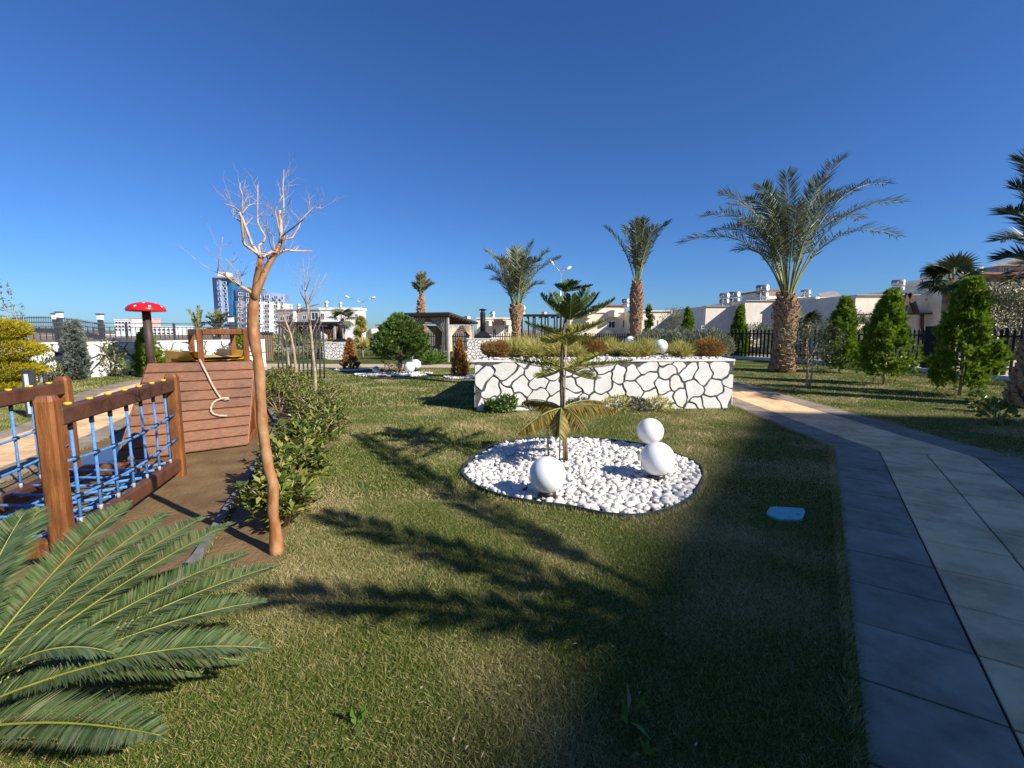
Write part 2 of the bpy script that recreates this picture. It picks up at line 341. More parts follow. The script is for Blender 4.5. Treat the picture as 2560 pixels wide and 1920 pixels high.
def vnoise(seed, k=9):
    g = rng(seed); A = g.normal(0, 1, (k, 3)); ph = g.uniform(0, 6.28, k)
    def f(P, s): return np.mean(np.sin(P @ (A.T * s) + ph), axis=1)
    return f
def conifer_V(h, r, seed, n, L, prof, z0=.0, up=.9, lump=.3, spread=.55, k=5, wd=.22, plume=24):
    """upswept plumes, each a bundle of thin scale-leaf fans, filling a conifer's outline"""
    g = rng(seed); nz = vnoise(seed); m = max(12, n // plume)
    z = g.uniform(0, 1, m) ** .92; a = g.uniform(0, 2 * PI, m)
    q = np.stack([np.cos(a) * 1.2, np.sin(a) * 1.2, z * h / r * .9], 1)
    R = r * prof(z) * (1 + lump * 1.6 * nz(q, 2.2)) * g.uniform(.88, 1.1, m); rho = R * np.sqrt(g.uniform(.28, 1, m)); PL = np.minimum(.32 * r + .1 * h * .5, .45 * h) * g.uniform(.6, 1.15, m)
    o = np.stack([np.cos(a), np.sin(a), np.zeros(m)], 1)
    A = unit(o * (1.05 - up * .5) * np.clip(1.35 - z, .2, 1)[:, None] + np.array([0, 0, up]) + g.normal(0, .12, (m, 3)))
    C = np.stack([rho * np.cos(a), rho * np.sin(a), z0 + z * h], 1) - A * (PL * .55)[:, None]
    i = np.repeat(np.arange(m), plume); t = g.uniform(0, 1, len(i)) ** .8; w = (1 - t) * .24 * PL[i] + .02 * r
    P = C[i] + A[i] * (t * PL[i])[:, None] + g.normal(0, 1, (len(i), 3)) * w[:, None]; P[:, 2] = np.maximum(P[:, 2], .02)
    n = len(i); D = unit(A[i] + o[i] * .25 + g.normal(0, .38, (n, 3))); Sd = unit(np.cross(D, g.normal(0, 1, (n, 3)))); parts = []
    for j in range(k):
        v = (j - (k - 1) / 2) / max(1, (k - 1) / 2) * spread
        parts.append(tris(P, D * math.cos(v) + Sd * math.sin(v), np.cross(D, Sd), L * g.uniform(.6, 1.1, n) * (1 - .25 * abs(v)), L * wd))
    return merge(parts)
def bush_V(rx, ry, rz, seed, n, L, wd, cz, upb=.4, shell=.25, lump=.25, kind='b'):
    g = rng(seed); nz = vnoise(seed)
    u = unit(g.normal(0, 1, (n, 3))); s = g.uniform(shell, 1, n) ** (1 / 2.2) * (1 + lump * 1.5 * nz(u * 1.3, 2.2))
    P = u * s[:, None] * np.array([rx, ry, rz]); keep = P[:, 2] + cz > .01
    P = P[keep]; u = u[keep]; n = len(P); P[:, 2] += cz
    D = unit(u + np.array([0, 0, upb]) + g.normal(0, .45, (n, 3)))
    if kind == 't': return tris(P, D, g.normal(0, 1, (n, 3)), L * g.uniform(.6, 1.2, n), wd)
    return blades(P, D, u + np.array([0, 0, .6]) + g.normal(0, .5, (n, 3)), L * g.uniform(.7, 1.2, n), wd * g.uniform(.8, 1.2, n), tip=.15)
def nobj(name, VF, m, parent=None, loc=None): return link(name, np_mesh(name, *VF), m, parent, loc)

# 2-D Voronoi cells inside a rectangle, for the crazy-paving stones
def clip(poly, nx, ny, d):
    out = []
    for i in range(len(poly)):
        a, b = poly[i], poly[(i + 1) % len(poly)]
        da = a[0] * nx + a[1] * ny - d; db = b[0] * nx + b[1] * ny - d
        if da <= 0: out.append(a)
        if da * db < 0:
            t = da / (da - db); out.append((a[0] + (b[0] - a[0]) * t, a[1] + (b[1] - a[1]) * t))
    return out
def crazy(w, h, size, joint, seed, edge=True):
    g = random.Random(seed); sites = []
    nx, ny = max(1, round(w / size)), max(1, round(h / (size * .92)))
    for i in range(-1, nx + 1):
        for j in range(-1, ny + 1):
            sites.append(((i + .5 + (.5 if j % 2 else 0) * .6 + g.uniform(-.5, .5)) * w / nx, (j + .5 + g.uniform(-.46, .46)) * h / ny))
    cells = []
    for k, (x, y) in enumerate(sites):
        if not (-.3 * size < x < w + .3 * size and -.3 * size < y < h + .3 * size): continue
        p = [(0, 0), (w, 0), (w, h), (0, h)]
        for q, (a, b) in enumerate(sites):
            if q == k: continue
            dx, dy = a - x, b - y; L = math.hypot(dx, dy)
            if L > size * 4: continue
            jj = joint * (.85 + .3 * ((min(k, q) * 7919 + max(k, q) * 104729) % 97) / 97)
            p = clip(p, dx / L, dy / L, (x * dx + y * dy) / L + L / 2 - jj / 2)
            if len(p) < 3: break
        if len(p) < 3: continue
        ar = abs(sum(p[i][0] * p[(i + 1) % len(p)][1] - p[(i + 1) % len(p)][0] * p[i][1] for i in range(len(p)))) / 2
        if ar < size * size * .05: continue
        cells.append(p)
    return cells
def soften(poly, w, h, ph, size):
    """bend the joints with one smooth warp shared by all cells, then round the corners; keep the wall's own edges straight"""
    eps = 1e-4; on = lambda p: p[0] < eps or p[0] > w - eps or p[1] < eps or p[1] > h - eps
    q = []; n = len(poly); f = 5.2 / size; am = size * .085
    for i in range(n):
        a, b = poly[i], poly[(i + 1) % n]; m = 1 if (on(a) and on(b)) else 5
        for k in range(m): q.append((a[0] + (b[0] - a[0]) * k / m, a[1] + (b[1] - a[1]) * k / m))
    out = []
    for x, y in q:
        k = min(1, min(x, w - x, y, h - y) / (size * .18)); k = max(0, k)
        out.append((x + am * k * (math.sin(f * y + ph) + .6 * math.sin(f * 1.7 * y - f * .8 * x + 2 * ph)), y + am * k * (math.sin(f * x * .9 + 1.3 * ph) + .6 * math.sin(f * 1.6 * x + f * .7 * y + ph))))
    poly = out
    for _ in range(2):
        q = []
        for i in range(len(poly)):
            a, b = poly[i], poly[(i + 1) % len(poly)]
            if on(a) and on(b): q += [a, b]; continue
            q.append(a if on(a) else (a[0] * .75 + b[0] * .25, a[1] * .75 + b[1] * .25)); q.append(b if on(b) else (a[0] * .25 + b[0] * .75, a[1] * .25 + b[1] * .75))
        poly = [q[i] for i in range(len(q)) if math.hypot(q[i][0] - q[i - 1][0], q[i][1] - q[i - 1][1]) > 1e-4]
    return poly
def stone_face(parent, A, B, z0, z1, size, joint, seed, proud=.014, m='stucco'):
    """crazy-paving stones, each its own object, on the vertical face from A to B (outward = right of A->B)"""
    A = Vector((A[0], A[1], 0)); B = Vector((B[0], B[1], 0)); d = (B - A); w = d.length; d.normalize(); nrm = Vector((d.y, -d.x, 0)); h = z1 - z0
    g = random.Random(seed + 1); L0 = world_loc(parent)
    for c in crazy(w, h, size, joint, seed):
        p = soften(c, w, h, seed, size); pr = proud * g.uniform(.8, 1.25)
        o = [A + d * x + Vector((0, 0, z0 + y)) for x, y in p]; n = len(o)
        cx = sum((v for v in o), Vector()) / n
        vs = [v - L0 + nrm * .0005 for v in o] + [v - L0 + nrm * (pr * .7) for v in o] + [v + (cx - v) * .03 - L0 + nrm * pr for v in o]
        fs = [(i, (i + 1) % n, n + (i + 1) % n, n + i) for i in range(n)] + [(n + i, n + (i + 1) % n, 2 * n + (i + 1) % n, 2 * n + i) for i in range(n)] + [tuple(range(2 * n, 3 * n))]
        me = bpy.data.meshes.new('stone'); me.from_pydata([tuple(v) for v in vs], [], fs); me.update(); link('stone', me, m, parent)

# ================================================================== THE SETTING
def struct(name, mb, m, label, cat, off=None):
    o = mb.build(name, m, None, off); tag(o, label, cat, kind='structure'); return o
def sheet(poly, z): 
    b = MB(); b.add([(p[0], p[1], z) for p in poly], [tuple(range(len(poly)))]); return b
def ccw(p): return p if sum(p[i][0] * p[(i + 1) % len(p)][1] - p[(i + 1) % len(p)][0] * p[i][1] for i in range(len(p))) > 0 else p[::-1]
def smooth_poly(p, it=2):
    for _ in range(it):
        p = [q for i in range(len(p)) for q in ((p[i][0] * .75 + p[(i + 1) % len(p)][0] * .25, p[i][1] * .75 + p[(i + 1) % len(p)][1] * .25), (p[i][0] * .25 + p[(i + 1) % len(p)][0] * .75, p[i][1] * .25 + p[(i + 1) % len(p)][1] * .75))]
    return p
def inside(P, poly):
    x, y = P[:, 0], P[:, 1]; r = np.zeros(len(P), dtype=bool); n = len(poly)
    for i in range(n):
        x1, y1 = poly[i]; x2, y2 = poly[(i + 1) % n]
        c = ((y1 > y) != (y2 > y)); xi = (x2 - x1) * (y - y1) / ((y2 - y1) if y2 != y1 else 1e-9) + x1
        r ^= c & (x < xi)
    return r
struct('ground', sheet([(-2500, -600), (2500, -600), (2500, 3000), (-2500, 3000)], -.03), 'earth', 'flat bare earth and waste land reaching out to the horizon', 'ground')
struct('lawn', sheet([(-22, -8), (15.9, -8), (15.9, 20.4), (12.2, 27), (8, 34), (-22, 34)], 0), 'lawn', 'mown garden lawn, patchy green and straw yellow', 'lawn')

struct('pavement', sheet([(-90, 12), (-21, 8.2), (-11.6, 21.0), (-14, 34.2), (-30, 60), (-90, 60)], -.01), 'pale_path', 'pale paved yard beyond the white garden wall', 'pavement')
struct('pavement', sheet([(16.3, 2), (60, 2), (60, 29), (13.2, 29), (16.3, 21)], -.01), 'pale_path', 'pale paved lane beyond the right fence', 'pavement')
# --- right-hand path of square pavers: grey, beige, beige, grey; it bends once
PC = Vector((4.83, 5.91)); U1 = Vector((.555, .832)).normalized(); U2 = Vector((.085, .996)).normalized()
N1 = Vector((U1.y, -U1.x)); N2 = Vector((U2.y, -U2.x)); BANDS = [(-.49, -.006, 'tile_grey'), (.007, .485, 'tile_beige'), (.498, .978, 'tile_beige'), (.994, 1.47, 'tile_grey')]
MI = (U1 + U2).normalized()                    # the mitre line is square to this
def strip_poly(C, Ua, Na, s0, s1, o0, o1): return [tuple(C + Ua * s + Na * o) for s, o in ((s0, o0), (s0, o1), (s1, o1), (s1, o0))]
ddp = PC.dot(MI)
near_bed = clip(strip_poly(PC, U1, N1, -11, 3, -.5, 1.48), MI.x, MI.y, ddp); far_bed = clip(strip_poly(PC, U2, N2, -3, 14, -.5, 1.48), -MI.x, -MI.y, -ddp)
path_bed = MB()
for p in (near_bed, far_bed): path_bed.add([(x, y, .004) for x, y in p], [tuple(range(len(p)))])
walk = struct('path', path_bed, 'mortar', 'curving garden path of grey-edged beige square pavers beside the lawn', 'path')
def tiles(parent, C, Ua, Na, s_from, s_to, bands, clipf, seed, step=.5):
    g = random.Random(seed)
    for o0, o1, m in bands:
        s = s_from
        while s < s_to:
            j = g.uniform(.010, .016); p = clipf(strip_poly(C, Ua, Na, s + j / 2, s + step - j / 2, o0, o1))
            if len(p) >= 3:
                ar = abs(sum(p[i][0] * p[(i + 1) % len(p)][1] - p[(i + 1) % len(p)][0] * p[i][1] for i in range(len(p)))) / 2
                if ar > .01:
                    p = ccw(p); top = .02 + g.uniform(-.002, .002); k = .004; n = len(p); cx = sum(q[0] for q in p) / n; cy = sum(q[1] for q in p) / n
                    ins = [(q[0] + (cx - q[0]) * k / .25, q[1] + (cy - q[1]) * k / .25) for q in p]
                    tx, ty = g.uniform(-.006, .006), g.uniform(-.006, .006)
                    vs = [(x - cx, y - cy, .0045) for x, y in p] + [(x - cx, y - cy, top - .004 + (x - cx) * tx + (y - cy) * ty) for x, y in p] + [(x - cx, y - cy, top + (x - cx) * tx + (y - cy) * ty) for x, y in ins]
                    fs = [(i, (i + 1) % n, n + (i + 1) % n, n + i) for i in range(n)] + [(n + i, n + (i + 1) % n, 2 * n + (i + 1) % n, 2 * n + i) for i in range(n)] + [tuple(range(2 * n, 3 * n))]
                    me = bpy.data.meshes.new('paver'); me.from_pydata(vs, [], fs); me.update()
                    link('paver', me, m, parent, (cx, cy, 0))
            s += step
tiles(walk, PC, U1, N1, -7.1, 1.2, BANDS, lambda p: clip(p, MI.x, MI.y, ddp - .004), 3)
tiles(walk, PC, U2, N2, -1.1, 13, BANDS, lambda p: clip(p, -MI.x, -MI.y, -ddp - .004), 4)
right_path_poly = [tuple(PC + U1 * -11 + N1 * -.5), tuple(PC + U1 * -11 + N1 * 1.48), tuple(PC + U1 * .24 + N1 * 1.48), tuple(PC + U2 * 14 + N2 * 1.48), tuple(PC + U2 * 14 + N2 * -.5), tuple(PC + N1 * -.5)]

# --- left-hand path beyond the play area
inner = [(-4.9, 2.6), (-5.3, 4.5), (-5.75, 6.0), (-6.6, 8.1), (-7.8, 10.6), (-8.8, 13.5), (-9.3, 18.6)]
outer = [(-7.6, 2.6), (-7.65, 4.9), (-7.9, 6.9), (-8.8, 8.6), (-10.9, 11.4), (-11.9, 13.8), (-12.2, 18.6)]
def lerp2(a, b, t): return (a[0] + (b[0] - a[0]) * t, a[1] + (b[1] - a[1]) * t)
left_path_poly = inner + outer[::-1]
lp = struct('path', sheet(ccw(left_path_poly), .004), 'mortar', 'wide beige path with grey borders between play area and white wall', 'path')
def resample(pl, n):
    P = np.array(pl); d = np.r_[0, np.cumsum(np.linalg.norm(np.diff(P, axis=0), axis=1))]; s = np.linspace(0, d[-1], n)
    return np.stack([np.interp(s, d, P[:, 0]), np.interp(s, d, P[:, 1])], 1)
Ia, Oa = resample(inner, 36), resample(outer, 36)
for i in range(35):
    for t0, t1, m in ((.0, .2, 'tile_grey'), (.2, .4, 'tile_beige'), (.4, .6, 'tile_beige'), (.6, .8, 'tile_beige'), (.8, 1., 'tile_grey')):
        q = [lerp2(Ia[i], Oa[i], t0 + .003), lerp2(Ia[i], Oa[i], t1 - .003), lerp2(Ia[i + 1], Oa[i + 1], t1 - .003), lerp2(Ia[i + 1], Oa[i + 1], t0 + .003)]
        cx = sum(p[0] for p in q) / 4; cy = sum(p[1] for p in q) / 4
        b = MB(); b.prism(ccw([((p[0] - cx) * .988, (p[1] - cy) * .988) for p in q]), .0045, .02); link('paver', b.mesh('paver'), m, lp, (cx, cy, 0))
# --- cross paths at the back of the lawn
for a, lab in (([(-14, 20.1), (1.5, 19.4), (1.5, 21.2), (-14, 22.0)], 'pale straight path crossing the far lawn in front of the gazebos'),
               ([(-14, 18.9), (-8.5, 18.3), (-6.6, 19.6), (-9.5, 19.8), (-14, 20.05)], 'short pale path joining the far cross path on its left')):
    o = struct('path', sheet(ccw(a), .006), 'pale_path', lab, 'path')
cross_polys = [[(-14, 20.1), (1.5, 19.4), (1.5, 21.2), (-14, 22.0)], [(-14, 18.9), (-8.5, 18.3), (-6.6, 19.6), (-9.5, 19.8), (-14, 20.05)]]

# --- play area soil, puddle, hedge bed
soil_poly = [(-2.2, 3.0), (-2.5, 3.85), (-2.85, 4.8), (-3.35, 6.2), (-4.0, 7.7), (-5.2, 9.6), (-7.3, 9.8), (-6.55, 8.0), (-5.72, 6.0), (-5.27, 4.5), (-4.88, 2.6), (-4.4, 2.1), (-2.9, 2.2)]
struct('soil', sheet(ccw(soil_poly), .005), 'soil', 'damp brown soil of the play area under the rope bridge', 'soil')
hedge_poly = [(-2.12, 2.95), (-1.6, 2.98), (-1.92, 3.9), (-2.12, 4.7), (-2.52, 6.3), (-3.2, 8.6), (-4.55, 11.4), (-6.3, 14.4), (-8.4, 14.6), (-6.7, 12.6), (-5.1, 9.7), (-3.92, 7.7), (-3.28, 6.2), (-2.78, 4.8), (-2.43, 3.85)]
struct('soil', sheet(ccw(hedge_poly), .004), 'soil', 'narrow strip of bare soil under the leafy hedge', 'soil')
pud = smooth_poly([(-5.62, 6.6), (-5.0, 6.4), (-4.6, 5.6), (-4.2, 5.2), (-4.5, 4.9), (-5.05, 5.2), (-5.35, 5.6)])
struct('water', sheet(ccw(pud), .010), 'water', 'shallow puddle on the soil behind the rope bridge', 'puddle')
kb = MB()
kp = [(-2.12, 2.7), (-2.2, 3.05), (-2.5, 3.85), (-2.85, 4.8), (-3.35, 6.2), (-4.0, 7.7), (-5.2, 9.6)]
for a, b_ in zip(kp[:-1], kp[1:]): kb.beam((*a, .015), (*b_, .015), .05, .07)
struct('kerb', kb, mat('grey_kerb', (.16, .155, .15), .9, .2, 12, bump=.3), 'thin grey concrete kerb between soil and hedge', 'kerb')

# ================================================================== PEBBLE BED WITH ARAUCARIA
c8 = lambda x, y: (1080 + x / 2.765, 800 + y / 2.765)
bed = [tuple(G(*c8(*p))[:2]) for p in [(190, 1060), (300, 950), (450, 870), (640, 835), (900, 825), (1150, 835), (1450, 870), (1650, 925), (1850, 1010), (1878, 1070), (1860, 1150), (1810, 1240), (1700, 1310), (1500, 1370), (1350, 1380), (1150, 1360), (950, 1310), (700, 1285), (400, 1220), (240, 1130)]]
bed = ccw(smooth_poly(bed, 1)); bc = np.mean(bed, axis=0)
pb = thing('pebble_bed', 'oval bed of white marble pebbles with dark plastic edging in the lawn', 'pebble bed', (bc[0], bc[1], 0))
sheet(bed, .008).build('bed_base', M['mortar'], pb)
e = MB(); n = len(bed)
for i in range(n):
    a, b_ = Vector((*bed[i], 0)), Vector((*bed[(i + 1) % n], 0)); e.beam(a + Vector((0, 0, .022)), b_ + (b_ - a) * .02 + Vector((0, 0, .022)), .012, .055)
e.build('edging', 'edging', pb)
def pebble_mesh(seed, name='pebble'):
    import bmesh
    g = random.Random(seed); bm = bmesh.new(); bmesh.ops.create_icosphere(bm, subdivisions=1, radius=1)
    for v in bm.verts: v.co *= g.uniform(.86, 1.1)
    bm.normal_update(); me = bpy.data.meshes.new(name); bm.to_mesh(me); bm.free()
    me.polygons.foreach_set('use_smooth', np.ones(len(me.polygons), dtype=bool)); return me
PEB = [pebble_mesh(i) for i in range(5)]
def pebbles(poly, n, seed, size=(.015, .046), z=.012, camw=True):
    """positions, sizes, rotations of pebbles spread over a polygon"""
    g = rng(seed); P = np.array(poly); lo, hi = P.min(0), P.max(0); out = np.zeros((0, 2))
    while len(out) < n:
        q = g.uniform(lo, hi, (n * 2, 2)); out = np.r_[out, q[inside(q, poly)]]
    out = out[:n]; s = g.uniform(*size, n); return out, s, g
def pebble_V(pos, s, zz, g):
    base = np.empty((42, 3)) if False else None
    tv = [np.array([v.co[:] for v in m.vertices]) for m in PEB]; tf = [np.array([p.vertices[:] for p in m.polygons]) for m in PEB]
    V = []; F = []; o = 0
    for i in range(len(pos)):
        k = i % 5; v = tv[k] * (s[i] * np.array([1.25, .9, .62]) * g.uniform(.85, 1.15, 3))
        a = g.uniform(0, 6.28); t = g.normal(0, .35); R = np.array([[math.cos(a), -math.sin(a), 0], [math.sin(a), math.cos(a), 0], [0, 0, 1]]) @ np.array([[math.cos(t), 0, math.sin(t)], [0, 1, 0], [-math.sin(t), 0, math.cos(t)]])
        V.append(v @ R.T + np.array([pos[i][0], pos[i][1], zz[i]])); F.append(tf[k] + o); o += len(v)
    return np.concatenate(V), np.concatenate(F)
pos, s, g = pebbles([(bc[0] + (p[0] - bc[0]) * .97, bc[1] + (p[1] - bc[1]) * .97) for p in bed], 5200, 5)
zz = .012 + g.uniform(0, .03, len(pos))
order = np.argsort(-s / (pos[:, 1] + .2) - (zz > .03) * .01)
for i in order[:300]:
    o = link('pebble', PEB[i % 5], 'pebble', pb, (pos[i][0] - bc[0], pos[i][1] - bc[1], zz[i] + .006)); k = s[i] * 1.05
    o.scale = (k * 1.25, k * .95, k * .65); o.rotation_euler = (g.normal(0, .3), g.normal(0, .3), g.uniform(0, 6.28))
rest = order[300:]
V, F = pebble_V(pos[rest] - bc, s[rest], zz[rest], g)
tag(link('pebbles', np_mesh('pebbles', V, F, True), 'pebble', pb), kind='stuff')

# globe lamps
def globe_lamp(base, r, lab, grp='white globe garden lamps', stem=.05):
    t = thing('globe_lamp', lab, 'lamp', base, grp); x, y, z = base
    MB().lathe([(r * .42, 0), (r * .42, stem * .5), (r * .5, stem * .55), (r * .48, stem), (r * .40, stem + r * .14)], 24, base).build('lamp_base', 'plastic_black', t)
    MB().lathe(sphere_prof(r, 22, stem + r * .98), 40, base).build('globe', 'globe', t); return t
def gp(px, py, z=0.): v = G(px, py, z); return (v.x, v.y, z)
globe_lamp((*G(1368, 1250)[:2], .03), .172, 'white globe lamp at the near left edge of the pebble bed')
globe_lamp((*G(1641, 1205)[:2], .03), .178, 'large white globe lamp on the right of the pebble bed, in front')
globe_lamp((*G(1624, 1124)[:2], .03), .176, 'white globe lamp at the back right of the pebble bed, seen above another globe')

def araucaria():
    B = G(1415, 1160); Y = B.y; t = thing('araucaria_tree', 'young araucaria with flat tiers of comb-like branches in the pebble bed', 'tree', (B.x, B.y, 0))
    top = at(1412, 706, Y)
    pts = [Vector((B.x, B.y, 0)), at(1410, 1060, Y), at(1404, 980, Y), at(1405, 900, Y), at(1408, 830, Y), at(1416, 790, Y), at(1412, 745, Y), top]
    MB().tube(pts, [.032, .027, .024, .021, .019, .015, .011, .004], 10).build('trunk', mat('araucaria_bark', (.17, .11, .07), .85, .25, 20, bump=.5, bscale=60), t)
    def tier(px, py, specs, m, L, wd, dens, z_sag, name='branch'):
        c = at(px, py, Y); 
        for k, (tx, ty, dy) in enumerate(specs):
            tip = at(tx, ty, Y + dy); mid = (c + tip) / 2 + Vector((0, 0, z_sag)); cv = bez(c, mid, tip, 16) - np.array([B.x, B.y, 0])
            ln = np.linalg.norm(np.diff(cv, axis=0), axis=1).sum(); nn = int(dens * ln)
            parts = [frond_mesh(cv, nn, L, wd, 10 + k + int(px * 7 + py + v * 31), start=.06, fwd=.7, vee=v, jit=.07, droop=dr, prof=lambda u: np.clip(1.15 - .75 * u ** 2, .3, 1) * np.clip(.55 + u * 2, .5, 1)) for v, dr in VD]
            b = nobj(name, merge(parts), m, t)
            r = MB(); r.tube([Vector(p) for p in cv], list(np.linspace(.009, .003, 16)), 5); r_o = link('twig', r.mesh('twig'), 'petiole', b)
    VD = [(.75, 0)]
    tier(1412, 728, [(1388, 714, -.1), (1480, 715, .05), (1445, 706, -.25), (1425, 702, .25)], 'arauc', .11, .022, 85, -.02)
    tier(1424, 798, [(1352, 740, -.1), (1535, 752, 0.), (1490, 738, .45), (1380, 735, .4), (1428, 742, -.5), (1466, 728, -.3)], 'arauc', .19, .024, 72, -.09)
    tier(1412, 842, [(1316, 810, .1), (1514, 804, .2), (1362, 858, -.62), (1482, 852, -.55), (1350, 818, .6), (1455, 812, .65), (1420, 866, -.7)], 'arauc_mid', .18, .022, 58, -.05)
    tier(1410, 922, [(1276, 900, .15), (1578, 904, .05), (1342, 946, -.62), (1492, 950, -.6), (1340, 892, .65), (1505, 884, .65)], 'arauc_mid', .17, .022, 58, -.04)
    VD = [(-.5, .4), (-1.1, .5)]
    tier(1404, 1020, [(1302, 1078, -.35), (1505, 1004, .5), (1535, 1022, .05), (1398, 1086, -.55), (1462, 1068, -.4), (1310, 1002, .4), (1345, 1010, .6)], 'arauc_old', .21, .015, 85, .10)
    return B
AB = araucaria()
for dx, dy, h, lab in ((-.035, -.03, 1.42, 'thin wooden stake tied close against the araucaria trunk'), (-.075, .03, 1.30, 'second thin wooden stake behind the araucaria trunk')):
    b = MB(); b.tube([(AB.x + dx, AB.y + dy, 0), (AB.x + dx + .01, AB.y + dy, h)], .009, 7); o = b.build('stake', 'bark_pale', None, (AB.x + dx, AB.y + dy, 0)); tag(o, lab, 'stake')
q = G(1372, 1152); b = MB(); b.tube([(q.x, q.y, 0), (q.x - .02, q.y, .34), (q.x - .01, q.y, .68)], .014, 7)
tag(b.build('stake', 'bark_pale', None, (q.x, q.y, 0)), 'short pale stake standing left of the araucaria under its lowest branches', 'stake')

# ================================================================== RAISED PLANTER
PA, PB = Vector((-.73, 9.02, 0)), Vector((4.50, 9.32, 0))
PBk = PB + Vector((*U2, 0)) * 4.6; PAk = PA + Vector((*U2, 0)) * 4.7; PH = .5 * (at(1187, 905, 9.02).z + at(1838, 894, 9.32).z)
pl = thing('raised_planter', 'raised white stucco planter with dark crazy-paving joints and plants on top', 'planter', tuple((PA + PB) / 2))
foot = [tuple(p[:2]) for p in (PA, PB, PBk, PAk)]
MB().prism(ccw(foot), 0, PH - .04).build('wall', 'joint', pl)
stone_face(pl, PA, PB, .004, PH - .05, .335, .034, 21)
stone_face(pl, PB, PBk, .004, PH - .05, .40, .042, 22); stone_face(pl, PAk, PA, .004, PH - .05, .40, .042, 23)
d = (PB - PA).normalized(); ctr = sum((Vector((*p, 0)) for p in foot), Vector()) / 4
def grow(p, k): v = Vector((*p, 0)) - ctr; return tuple((ctr + v + v.normalized() * k)[:2])
rim = MB(); fo = [grow(p, .03) for p in foot]; fi = [grow(p, -.16) for p in foot]; nf = 4
rim.add([(*p, PH - .036) for p in fo] + [(*p, PH) for p in fo] + [(*p, PH) for p in fi] + [(*p, PH - .036) for p in fi],
        [(i, (i + 1) % 4, 4 + (i + 1) % 4, 4 + i) for i in range(4)] + [(4 + i, 4 + (i + 1) % 4, 8 + (i + 1) % 4, 8 + i) for i in range(4)] + [(8 + i, 8 + (i + 1) % 4, 12 + (i + 1) % 4, 12 + i) for i in range(4)] + [(12 + i, 12 + (i + 1) % 4, (i + 1) % 4, i) for i in range(4)])
rim.build('coping', 'stucco_cap', pl)
MB().prism(ccw([grow(p, -.165) for p in foot]), PH - .0365, PH - .02).build('bed_fill', 'soil', pl)
ipoly = ccw([grow(p, -.2) for p in foot]); pos, s, g = pebbles(ipoly, 2600, 8, (.025, .05)); pos[:1400, 1] = 9.3 + (pos[:1400, 1] - 9.3) * .3; pos = pos[inside(pos, ipoly)]
V, F = pebble_V(pos - np.array([pl.location.x, pl.location.y]), s, PH - .01 + g.uniform(0, .03, len(pos)), g)
tag(link('pebbles', np_mesh('pebbles', V, F, True), 'pebble', pl), kind='stuff')

def bush(name, lab, cat, c, rx, rz, m, seed, n, L, wd, upb=.4, group=None, kind='b', ry=None, stems=True):
    """c = base point on what carries it"""
    t = thing(name, lab, cat, c, group)
    nobj('foliage', bush_V(rx, ry or rx, rz, seed, n, L, wd, rz * .98, upb, kind=kind), m, t)
    if stems:
        g = random.Random(seed); b = MB()
        for k in range(5):
            a = g.uniform(0, 6.28); b.tube([(0, 0, -.01), (math.cos(a) * rx * .25, math.sin(a) * rx * .25, rz * .7), (math.cos(a) * rx * .5, math.sin(a) * rx * .5, rz * 1.2)], [.012, .008, .004], 5)
        link('stem', b.mesh('stem'), 'bark', t)
    return t
def tuft(name, lab, c, r, h, m, seed, n=420, group=None, cat='grass', wd=.012):
    t = thing(name, lab, cat, c, group); g = rng(seed); a = g.uniform(0, 2 * PI, n); k = g.uniform(0, 1, n)
    P = np.stack([np.cos(a) * r * .35 * k, np.sin(a) * r * .35 * k, g.uniform(0, h * .4, n)], 1)
    D = np.stack([np.cos(a) * (.2 + .9 * k), np.sin(a) * (.2 + .9 * k), 1.15 - .5 * k], 1) + g.normal(0, .25, (n, 3))
    nobj('foliage', blades(P, D, np.stack([np.cos(a), np.sin(a), np.ones(n)], 1), h * g.uniform(.5, 1, n), wd, tip=.22, fold=.03), m, t); return t
def on_planter(px, Y): v = at(px, 860, Y); return (v.x, v.y, PH - .02)
for px, Y, rw, rh, lab in ((1240, 9.62, .30, .19, 'rounded bronze shrub at the left front corner of the planter'), (1478, 10.05, .31, .21, 'rounded bronze shrub in the middle of the planter, behind the araucaria'), (1768, 10.0, .36, .215, 'rust coloured dome shrub at the right end of the planter')):
    bush('dome_shrub', lab, 'shrub', on_planter(px, Y), rw, rh, 'rustball', int(px), 9000, .045, .014, .3, 'bronze dome shrubs in the planter', 't')
tf = [(1283, 9.75, .36, .42), (1330, 9.5, .28, .34), (1352, 10.0, .34, .44), (1392, 9.7, .30, .38), (1425, 10.2, .34, .42), (1440, 9.65, .26, .3), (1530, 10.6, .34, .4), (1545, 10.0, .25, .28), (1578, 9.7, .32, .34), (1612, 9.8, .3, .4), (1640, 10.7, .3, .36), (1702, 9.75, .34, .36), (1310, 10.6, .36, .46)]
pw = ['first', 'second', 'third', 'fourth', 'fifth', 'sixth', 'seventh', 'eighth', 'ninth', 'tenth', 'eleventh', 'twelfth', 'thirteenth']
for k, (px, Y, r, h) in enumerate(sorted(tf)):
    tuft('grass_tuft', 'yellow green spiky grass clump in the planter, %s from the left' % pw[k], on_planter(px, Y), r, h, 'ygrass', 300 + k, 950, 'yellow grass clumps in the planter')
for px, Y, r, h, lab in ((1640, 11.6, .5, .3, 'left one of the grey green lavender bushes at the planter back'), (1705, 11.2, .52, .31, 'middle one of the grey green lavender bushes at the planter back'), (1775, 11.0, .5, .3, 'right one of the grey green lavender bushes behind the rust dome')):
    bush('lavender_bush', lab, 'shrub', on_planter(px, Y), r, h, 'lavender', int(px) + 3, 3600, .11, .014, .9, 'lavender bushes in the planter', 'b')
v = on_planter(1652, 10.35); globe_lamp(v, .158, 'larger white globe lamp standing in the raised planter', stem=.09)
